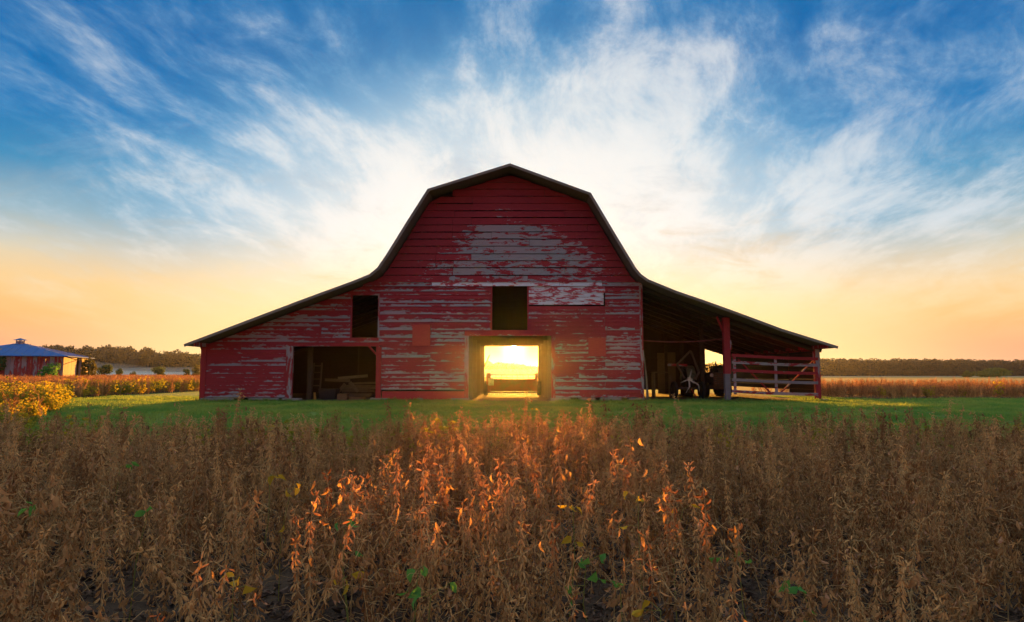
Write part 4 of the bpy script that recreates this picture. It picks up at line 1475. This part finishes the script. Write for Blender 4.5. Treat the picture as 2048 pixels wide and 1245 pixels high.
def soy(seed, h, kind='dry'):
    r = random.Random(seed)
    st, pd, lf = MB(), MB(), MB()
    stems = []
    lean = Vector((r.gauss(0, 0.06), r.gauss(0, 0.06), 0))
    def stem(p0, d0, L, rad):
        pts = [Vector(p0)]
        d = Vector(d0).normalized()
        n_ = 7
        for i in range(n_):
            d = (d + Vector((r.gauss(0, .09), r.gauss(0, .09), 0.10 + r.gauss(0, .03))) + lean * 0.2).normalized()
            pts.append(pts[-1] + d * L / n_)
        st.tube(pts, [rad * (1 - 0.72 * i / n_) for i in range(n_ + 1)], 4, 0, False)
        stems.append((pts, L))
    stem((0, 0, -0.03), (r.gauss(0, .05), r.gauss(0, .05), 1), h, 0.0048)
    for k in range(r.choice((1, 2, 2, 3))):
        a = r.uniform(0, 2 * PI)
        i = r.choice((1, 1, 2, 2, 3))
        p = stems[0][0][i]
        stem(p, (math.cos(a) * 0.75, math.sin(a) * 0.75, 0.8), h * r.uniform(0.38, 0.62), 0.0034)
    for pts, L in stems:
        nn = int(L / 0.042)
        for j in range(nn + 1):
            t = 0.14 + 0.86 * j / nn
            f = t * (len(pts) - 1)
            i = min(int(f), len(pts) - 2)
            p = pts[i].lerp(pts[i + 1], f - i)
            ax = (pts[i + 1] - pts[i]).normalized()
            a0 = r.uniform(0, 2 * PI)
            if kind == 'dry':
                np_ = r.choice((2, 3, 3, 4, 5)) if t > 0.3 else r.choice((0, 1, 2))
                for k in range(np_):
                    a = a0 + k * 1.9 + r.uniform(-.4, .4)
                    tip = 1 if t > 0.93 else 0
                    d = Vector((math.cos(a) * 0.42, math.sin(a) * 0.42, -0.85 + r.uniform(-.25, .45) + tip * r.uniform(0.2, 1.6)))
                    add_pod(pd, p + Vector((math.cos(a), math.sin(a), 0)) * 0.006, d, r.uniform(0.030, 0.047), r.uniform(0.0075, 0.0105), r, 0)
                if r.random() < 0.60:
                    a = r.uniform(0, 2 * PI)
                    pl = r.uniform(0.01, 0.09)
                    e = p + Vector((math.cos(a) * pl, math.sin(a) * pl, r.uniform(-0.3, 0.5) * pl))
                    if pl > 0.03:
                        st.tube([p, e], [0.0014, 0.0011], 3, 0, False)
                    add_leaf(lf, e, Vector((math.cos(a) * 0.25 + r.gauss(0, .15), math.sin(a) * 0.25 + r.gauss(0, .15), -0.9)), r.uniform(0.045, 0.080), r.uniform(0.010, 0.024), r, 0, r.uniform(0.8, 2.4), r.uniform(-0.2, 1.4))
                if r.random() < 0.34:
                    a = r.uniform(0, 2 * PI)
                    pl = r.uniform(0.08, 0.24)
                    up = r.uniform(0.1, 0.9)
                    m_ = p + Vector((math.cos(a), math.sin(a), up)) * pl * 0.5
                    st.tube([p, m_, m_ + Vector((math.cos(a), math.sin(a), up - 0.9)) * pl * 0.5], [0.0015, 0.0012, 0.0008], 3, 0, False)
            else:
                if t > 0.35 and r.random() < 0.8:
                    for k in range(r.choice((1, 2))):
                        a = a0 + k * 2.6
                        pl = r.uniform(0.06, 0.16)
                        e = p + Vector((math.cos(a), math.sin(a), r.uniform(0.1, 0.7))) * pl
                        st.tube([p, e], [0.0016, 0.0012], 3, 0, False)
                        for q in (-0.9, 0, 0.9):
                            d = Vector((math.cos(a + q), math.sin(a + q), r.uniform(-0.75, 0.1)))
                            add_leaf(lf, e, d, r.uniform(0.07, 0.11), r.uniform(0.045, 0.07), r, 0, r.uniform(0.1, 0.5), r.uniform(0.0, 0.7))
                if r.random() < 0.5:
                    add_pod(pd, p, Vector((math.cos(a0) * .6, math.sin(a0) * .6, -.6)), r.uniform(0.036, 0.056), 0.011, r, 0)
    return st, pd, lf

NV = 14
dry_parts = []
dry_join = []
for i in range(NV):
    st, pd, lf = soy(100 + i, rng.uniform(0.70, 0.92))
    dry_parts.append((st.mesh('dry_stem', M['stem']), pd.mesh('dry_pods', M['pod']), lf.mesh('dry_leaves', M['leaf'])))
    j = MB()
    for k, s_ in enumerate((st, pd, lf)):
        j.add(s_.v, s_.f, k)
    o = bpy.data.objects.new('soybean_source', j.mesh('soybean_source', [M['stem'], M['pod'], M['leaf']]))
    dry_join.append(o)
yel_join = []
for i in range(6):
    st, pd, lf = soy(300 + i, rng.uniform(0.66, 0.85), 'yellow')
    j = MB()
    for k, s_ in enumerate((st, pd, lf)):
        j.add(s_.v, s_.f, k)
    yel_join.append(bpy.data.objects.new('yellow_soybean_source', j.mesh('yellow_soybean_source', [M['ystem'], M['pod'], M['yleaf']])))
DRY = proto_collection('dry_soybean_sources', dry_join)
YEL = proto_collection('yellow_soybean_sources', yel_join)

# individual sprigs that still carry green or gold leaves
CLEAR = []
def sprig(px, py, zt, m, label, nleaf=4, seed=0, group=None):
    r = random.Random(seed)
    d = ray(px, py)
    Y = (zt - CH) / d.z * d.y
    top = at(px, py, Y)
    base = Vector((top.x + r.uniform(-.12, .12), top.y + r.uniform(-.05, .1), 0))
    base.z = H(base.x, base.y)
    CLEAR.append((top.x, top.y))
    t = thing('bean_sprig', label, 'plant', tuple(base), group)
    mid = base.lerp(top, 0.55) + Vector((r.uniform(-.06, .06), 0, 0.03))
    MB().tube([base, mid, top], [0.004, 0.003, 0.002], 5).build('stem', M['ystem'], t)
    for k in range(nleaf):
        a = r.uniform(0, 2 * PI)
        s0 = mid.lerp(top, 1.0 if k < 3 else r.uniform(0.2, 0.8))
        e = s0 + Vector((math.cos(a), math.sin(a), r.uniform(-.2, .7))) * r.uniform(0.02, 0.10)
        MB().tube([s0, e], [0.0016, 0.0012], 4).build('petiole', M['ystem'], t)
        b = MB(); add_leaf(b, e, Vector((math.cos(a) * .7, math.sin(a) * .7 - 0.3, r.uniform(-.8, .0))), r.uniform(0.06, 0.095), r.uniform(0.035, 0.058), r, 0, r.uniform(0.2, 0.9), r.uniform(0.3, 1.2))
        b.build('leaf', m, t, True)
G, Y_ = M['gleaf'], M['goldleaf']
for i, (px, py, zt, m, lab, nl) in enumerate((
    (836, 1140, -0.22, G, 'green bean sprig with two fresh upper leaves among bare stems', 4),
    (862, 1192, -0.28, G, 'small drooping green bean sprig just beside the fresh-leaved one', 3),
    (1172, 1124, -0.20, G, 'bushy low green bean sprig with rounded leaves', 6),
    (1240, 1168, -0.25, G, 'green bean sprig with one long hanging leaf', 3),
    (1604, 1176, -0.25, G, 'lone green bean sprig surrounded by dark dry plants', 5),
    (1478, 1122, -0.20, G, 'slender green bean sprig with narrow folded leaves', 3),
    (690, 1048, -0.10, G, 'pale green bean sprig with two drooping leaves', 4),
    (296, 1024, -0.05, G, 'round-leaved green bean sprig half hidden in dry stems', 3),
    (72, 1016, -0.05, G, 'green bean sprig on a long leaning stalk', 3),
    (240, 936, 0.0, G, 'upright green bean sprig above the dry canopy', 3),
    (1146, 1016, -0.05, Y_, 'gold bean sprig with a fan of bent leaves', 5),
    (1276, 1000, -0.02, Y_, 'bright yellow bean sprig on a straight stalk', 4),
    (1366, 1020, -0.05, Y_, 'yellow bean sprig with one curled upright leaf', 2),
    (1322, 1222, -0.30, Y_, 'low mottled yellow bean leaf on a short stalk', 2),
    (466, 1180, -0.25, Y_, 'small bright yellow bean sprig near bare soil', 3),
    (686, 1158, -0.22, Y_, 'yellow bean sprig with hanging pointed leaves', 3),
    (580, 985, 0.0, Y_, 'yellow-leaved bean sprig, tallest of the gold ones', 4),
    (540, 952, 0.03, Y_, 'thin yellow bean sprig leaning over dry pods', 3),
    (1062, 822, 0.28, Y_, 'tall gold bean sprig sticking up before the barn door', 3),
)):
    sprig(px, py, zt + (0.17 if zt < 0.2 else 0.0), m, lab, nl, 700 + i)

# foreground field: rows run across the view
r = random.Random(5)
field = []
ROW = 0.40
yy = 0.9
while yy < 14.2:
    half = 0.80 * yy + 3.2
    x = -half
    while x < half:
        x += r.uniform(0.07, 0.23)
        py = yy + r.gauss(0, 0.075)
        if py > front_edge(x):
            continue
        if any(cy - 0.75 < py < cy + 0.06 and abs(x - cx_ * py / cy) < 0.10 for cx_, cy in CLEAR):
            continue
        # thin patches near the viewer
        th = mnoise.noise(Vector((x * 0.7, py * 0.7, 2.0)))
        if py < 5.2 and th < -0.12 and r.random() < 0.75:
            continue
        if py < 4.8 and r.random() < 0.10 * (1 - max(0.0, (py - 3.0) / 1.8)):
            continue
        if py >= 5.2 and mnoise.noise(Vector((x * 0.9, py * 0.9, 6.0))) < -0.22 and r.random() < 0.6:
            continue
        if py < 2.25 and abs(x) < 2.4:
            continue
        sc = r.gauss(1.03, 0.15) * (1.0 + 0.10 * mnoise.noise(Vector((x * 0.35, py * 0.35, 9.0))))
        if py < 4.6:
            sc *= 0.72 + 0.28 * max(0, (py - 2.2) / 2.4)
        field.append((x, py, H(x, py), r.uniform(0, 2 * PI), max(0.55, sc), r.gauss(0, 0.07) if r.random() > 0.10 else r.choice((-1, 1)) * r.uniform(0.3, 0.75), r.randrange(NV)))
    yy += ROW

def seen(p):
    d = Vector((p[0], p[1], p[2] + 0.6 - CH))
    f = d.y * math.cos(PITCH) + d.z * math.sin(PITCH)
    if f <= 0.2:
        return False
    u = d.x / f * FPX
    v = (d.z * math.cos(PITCH) - d.y * math.sin(PITCH)) / f * FPX
    return abs(u) < 1060 and -720 < v < 700

vis = sorted([p for p in field if seen(p)], key=lambda p: p[0] ** 2 + p[1] ** 2)
near300 = vis[:298]
ns = set(id(p) for p in near300)
rest = [p for p in field if id(p) not in ns]
made = {}
for p in near300:
    i = p[6]
    if i not in made:
        root = thing('soybean_plant', 'dry brown soybean plant with hanging pods at the near edge of the crop field', 'soybean', (0, 0, 0), 'dry soybean plants in the near rows')
        for nm, me in zip(('stem', 'pod_cluster', 'foliage'), dry_parts[i]):
            o = bpy.data.objects.new(nm, me)
            COL.objects.link(o)
            o.parent = root
            if nm != 'stem':
                o['kind'] = 'stuff'
        made[i] = root
    else:
        root = copy_tree(made[i])
    root.location = p[:3]
    root.rotation_euler = (p[5], 0, p[3])
    root.scale = (p[4],) * 3
o = scatter('soybean_field', rest, DRY, NV)
tag(o, 'dense mass of dry brown soybean plants filling the field before the barn', 'crop')

# left field and its yellowing margin
pts = []
ypts = []
y = 13.0
while y < 75:
    e = left_edge(y)
    dens = 13.0 if y < 45 else 8.0
    xmin = max(-62, -0.80 * y - 3)
    step = 0.5 if y < 45 else 0.8
    for _ in range(int((e - xmin) * step * dens)):
        x = r.uniform(xmin, e); q = y + r.uniform(0, step)
        if y < 14.0 and q < front_edge(x):
            continue
        d_edge = e - x
        if 14.5 < q < 26 and d_edge < 4.5 and r.random() < 0.78:
            ypts.append((x, q, H(x, q), r.uniform(0, 6.28), r.gauss(0.74, .12), r.gauss(0, .06)))
            continue
        if q > 19 and d_edge < (3.2 if q > 26 else 2.6) and r.random() < (0.2 + 0.6 * max(0.0, 0.5 + mnoise.noise(Vector((x * 0.4, q * 0.25, 4.0))))):
            ypts.append((x, q, H(x, q), r.uniform(0, 6.28), r.gauss(0.84, .14), r.gauss(0, .06)))
        else:
            pts.append((x, q, H(x, q), r.uniform(0, 6.28), r.gauss(1.0, .09), r.gauss(0, .06)))
    y += step
y = 75
while y < 165:
    for _ in range(int((0.83 * y - 19) * 2.0 * 2.2)):
        x = r.uniform(-0.83 * y, left_edge(y)); q = y + r.uniform(0, 2)
        if (Vector((x, q)) - Vector((-52, 73))).length > 8.5:
            pts.append((x, q, H(x, q), r.uniform(0, 6.28), r.gauss(1.12, .09), r.gauss(0, .06)))
    y += 2.0
tag(scatter('soybean_field', pts, DRY, NV), 'brown soybean field stretching from the left lawn to the shed', 'crop')
tag(scatter('yellowing_soybeans', ypts, YEL, 6), 'strip of yellow-green soybeans along the lawn edge left of the barn', 'crop')
# right field
pts = []; ypts = []
y = 28.0
while y < 36.5:
    dens = 13.0
    for _ in range(int((0.86 * y + 4 - 13.6) * 0.5 * dens)):
        x = r.uniform(13.6 if y < 36.0 else 12.6, 0.86 * y + 4); q = y + r.uniform(0, 0.5)
        if q < right_front(x) + (1.2 if x < 15.5 else 0):
            continue
        if q < right_front(x) + 0.7 and r.random() < 0.06:
            ypts.append((x, q, H(x, q), r.uniform(0, 6.28), r.gauss(.8, .1), r.gauss(0, .06)))
        else:
            pts.append((x, q, H(x, q), r.uniform(0, 6.28), r.gauss(0.88, .08), r.gauss(0, .06)))
    y += 0.5
tag(scatter('soybean_field', pts, DRY, NV), 'straight brown band of soybeans behind the sunlit grass right of the barn', 'crop')
tag(scatter('yellowing_soybeans', ypts, YEL, 6), 'few yellow-green soybeans dotted along the right field edge', 'crop')
# yellow ones scattered at the far edge of the foreground field
ypts = []
for _ in range(46):
    x = r.uniform(-9.5, 9.5); q = front_edge(x) - r.uniform(0.1, 2.2)
    ypts.append((x, q, H(x, q), r.uniform(0, 6.28), r.gauss(.95, .08), r.gauss(0, .06)))
tag(scatter('yellowing_soybeans', ypts, YEL, 6), 'scattered yellow-green soybeans showing among the dry plants before the lawn', 'crop')

# leaf litter on the soil
lit = []
for i in range(5):
    b = MB(); rr = random.Random(900 + i)
    for k in range(14):
        a = rr.uniform(0, 6.28)
        p = Vector((rr.uniform(-.16, .16), rr.uniform(-.16, .16), rr.uniform(0.004, 0.03)))
        if rr.random() < 0.7:
            add_leaf(b, p, Vector((math.cos(a), math.sin(a), rr.uniform(-.1, .2))), rr.uniform(.04, .08), rr.uniform(.02, .045), rr, 0, rr.uniform(.2, 1.0), rr.uniform(-.5, .8))
        else:
            b.tube([p, p + Vector((math.cos(a), math.sin(a), .03)) * rr.uniform(.08, .2)], [.0015, .001], 3, 0, False)
    lit.append(bpy.data.objects.new('litter_source', b.mesh('litter_source', M['litter'])))
LIT = proto_collection('litter_sources', lit)
pts = []
for _ in range(2600):
    q = 1.6 + 9.0 * r.random() ** 1.4
    x = r.uniform(-1, 1) * (0.82 * q + 0.6)
    pts.append((x, q, H(x, q) + 0.004, r.uniform(0, 6.28), r.uniform(.8, 1.4), r.gauss(0, .1)))
tag(scatter('leaf_litter', pts, LIT, 5), 'grey-brown fallen leaves and stalks covering the soil between the plants', 'leaf litter')

# grass
tuf = []
for i in range(6):
    b = MB(); rr = random.Random(1200 + i)
    for k in range(16):
        a = rr.uniform(0, 6.28)
        p = Vector((rr.uniform(-.10, .10), rr.uniform(-.10, .10), -0.01))
        hgt = rr.uniform(0.035, 0.085)
        d = Vector((math.cos(a), math.sin(a), 0))
        s = Vector((-d.y, d.x, 0)) * rr.uniform(0.003, 0.006)
        m_ = p + d * hgt * 0.25 + Vector((0, 0, hgt * 0.65)); e = p + d * hgt * 0.7 + Vector((0, 0, hgt))
        b.add([p - s, p + s, m_ + s * .8, m_ - s * .8, e], [(0, 1, 2, 3), (3, 2, 4)])
    tuf.append(bpy.data.objects.new('grass_source', b.mesh('grass_source', M['grass'])))
TUF = proto_collection('grass_sources', tuf)
pts = []
for _ in range(60000):
    q = 12.9 + 19.0 * r.random() ** 1.2
    x = r.uniform(-1, 1) * (0.80 * q + 2)
    if q < front_edge(x) - 0.3 or x < left_edge(q) - 0.5 or (x > 14.2 and q > right_front(x) + 0.3):
        continue
    if XL - 0.05 < x < XR + 0.05 and q > YF - 0.08 - 0.25 * abs(mnoise.noise(Vector((x * 1.5, 0, 0)))):
        continue
    if abs(x) < 1.9 and q > YF - 3.0 and r.random() < 0.25 + 0.6 * max(0.0, 1 - (YF - q) / 2.0):
        continue
    pts.append((x, q, H(x, q) + 0.008, r.uniform(0, 6.28), max(0.4, r.gauss(1.05, .22) + 0.7 * mnoise.noise(Vector((x * 0.8, q * 0.8, 8.0)))), r.gauss(0, .1)))
tag(scatter('grass', pts, TUF, 6), 'short green mown grass between the crop and the barn', 'grass')
# taller weeds along the barn's foot
pts = []
for _ in range(900):
    x = r.uniform(XL - 0.3, XR + 0.3)
    if DOOR[0] - 0.1 < x < DOOR[1] + 0.1 or (LBAY[0] < x < LBAY[1]) or r.random() < 0.3:
        continue
    q = YF - r.uniform(0.05, 0.45)
    pts.append((x, q, H(x, q), r.uniform(0, 6.28), r.gauss(1.7, .45), r.gauss(0, .15)))
tag(scatter('grass', pts, TUF, 6), 'taller tufts of grass along the foot of the barn wall', 'grass')

# ------------------------------------------------------------------ far woods
wv = []
for i in range(7):
    rr = random.Random(1500 + i)
    tb, cb = tree_mesh(rr, 10.0, rr.uniform(6.0, 8.0), rr.uniform(0.2, 0.6), 700, 0.55, 10)
    j = MB(); j.add(tb.v, tb.f, 0); j.add(cb.v, cb.f, 1)
    wv.append(bpy.data.objects.new('wood_source', j.mesh('wood_source', [M['bark'], M['wood_leaf']])))
WOOD = proto_collection('wood_sources', wv)
prof = [(-500, 690), (60, 692), (130, 692), (200, 695), (250, 694), (300, 700), (400, 707), (700, 716), (970, 722), (1030, 726), (1092, 734), (1300, 730), (1500, 724)]
def top_y(px):
    for (a, p), (b2, q) in zip(prof, prof[1:]):
        if a <= px <= b2:
            return p + (q - p) * (px - a) / (b2 - a)
    return 720
pts = []
for row in range(4):
    Y = 400 + row * 11
    px = -420
    while px < 1480:
        px += r.uniform(9, 17)
        hgt = Z(top_y(px), Y) * r.uniform(0.84, 1.06)
        pts.append((X(px, Y), Y + r.uniform(-4, 4), 0.0, r.uniform(0, 6.28), hgt / 10.0, 0.0))
tag(scatter('distant_woods', pts, WOOD, 7), 'hazy line of rounded trees beyond the mist behind and left of the barn', 'woods')
pts = []
for row in range(5):
    Y = 490 + row * 7
    px = 1460
    while px < 2500:
        px += r.uniform(5, 10)
        hgt = Z(718.5 + 2.5 * (px - 1640) / 400, Y) * r.uniform(0.93, 1.02)
        pts.append((X(px, Y), Y + r.uniform(-3, 3), 0.0, r.uniform(0, 6.28), hgt / 10.0, 0.0))
        if row < 2:
            pts.append((X(px + 4, Y), Y + r.uniform(-8, -3), 0.0, r.uniform(0, 6.28), hgt / 10.0 * r.uniform(0.3, 0.5), 0.0))
tag(scatter('distant_woods', pts, WOOD, 7), 'straight dark level-topped woods across the far right fields', 'woods')

# ------------------------------------------------------------------ air
def volume(name, dens, col, g):
    def b(N, out):
        v = N.node('ShaderNodeVolumePrincipled')
        v.inputs['Color'].default_value = col + (1,)
        v.inputs['Density'].default_value = dens
        v.inputs['Anisotropy'].default_value = g
        N.l.new(v.outputs[0], out.inputs['Volume'])
    m = mat(name, b)
    return m
b = MB(); b.box(-1600, 1600, -200, 1600, -2.2, 24)
o = b.build('haze', volume('haze_air', 0.00009, (0.94, 0.94, 0.96), 0.87))
o['kind'] = 'stuff'
tag(o, 'thin evening haze lying over the whole farm', 'haze')
def mist(label, c, rad, dens):
    bm = bmesh.new()
    bmesh.ops.create_icosphere(bm, subdivisions=3, radius=1.0)
    me = bpy.data.meshes.new('mist')
    bm.to_mesh(me); bm.free()
    me.materials.append(volume('mist_air', dens, (1.0, 0.97, 0.97), 0.3))
    o = bpy.data.objects.new('mist_bank', me)
    COL.objects.link(o)
    o.location = c
    o.scale = rad
    o['kind'] = 'stuff'
    tag(o, label, 'mist')
r = random.Random(77)
for k, (cx_, cy, cz, ra, rb, rc, dn) in enumerate((
        (-215, 320, -1.2, 95, 40, 4.6, 0.016), (-165, 345, -0.6, 80, 34, 5.6, 0.008), (-235, 350, 0.0, 60, 30, 8.5, 0.006),
        (-130, 315, -1.0, 60, 36, 3.8, 0.014), (-190, 300, -1.0, 70, 26, 3.0, 0.016))):
    mist(('dense pale pink mist lying low before the left woods', 'thin mist sheet over the middle of the left mist', 'tall faint mist rising beside the shed roof',
          'mist tongue reaching from the left mist towards the barn', 'nearest flat layer of the left mist, behind the shrubs')[k], (cx_, cy, cz), (ra, rb, rc), dn)
mist('thin pale mist seen through the barn door before the woods', (-5, 340, 0.0), (55, 35, 4.0), 0.008)
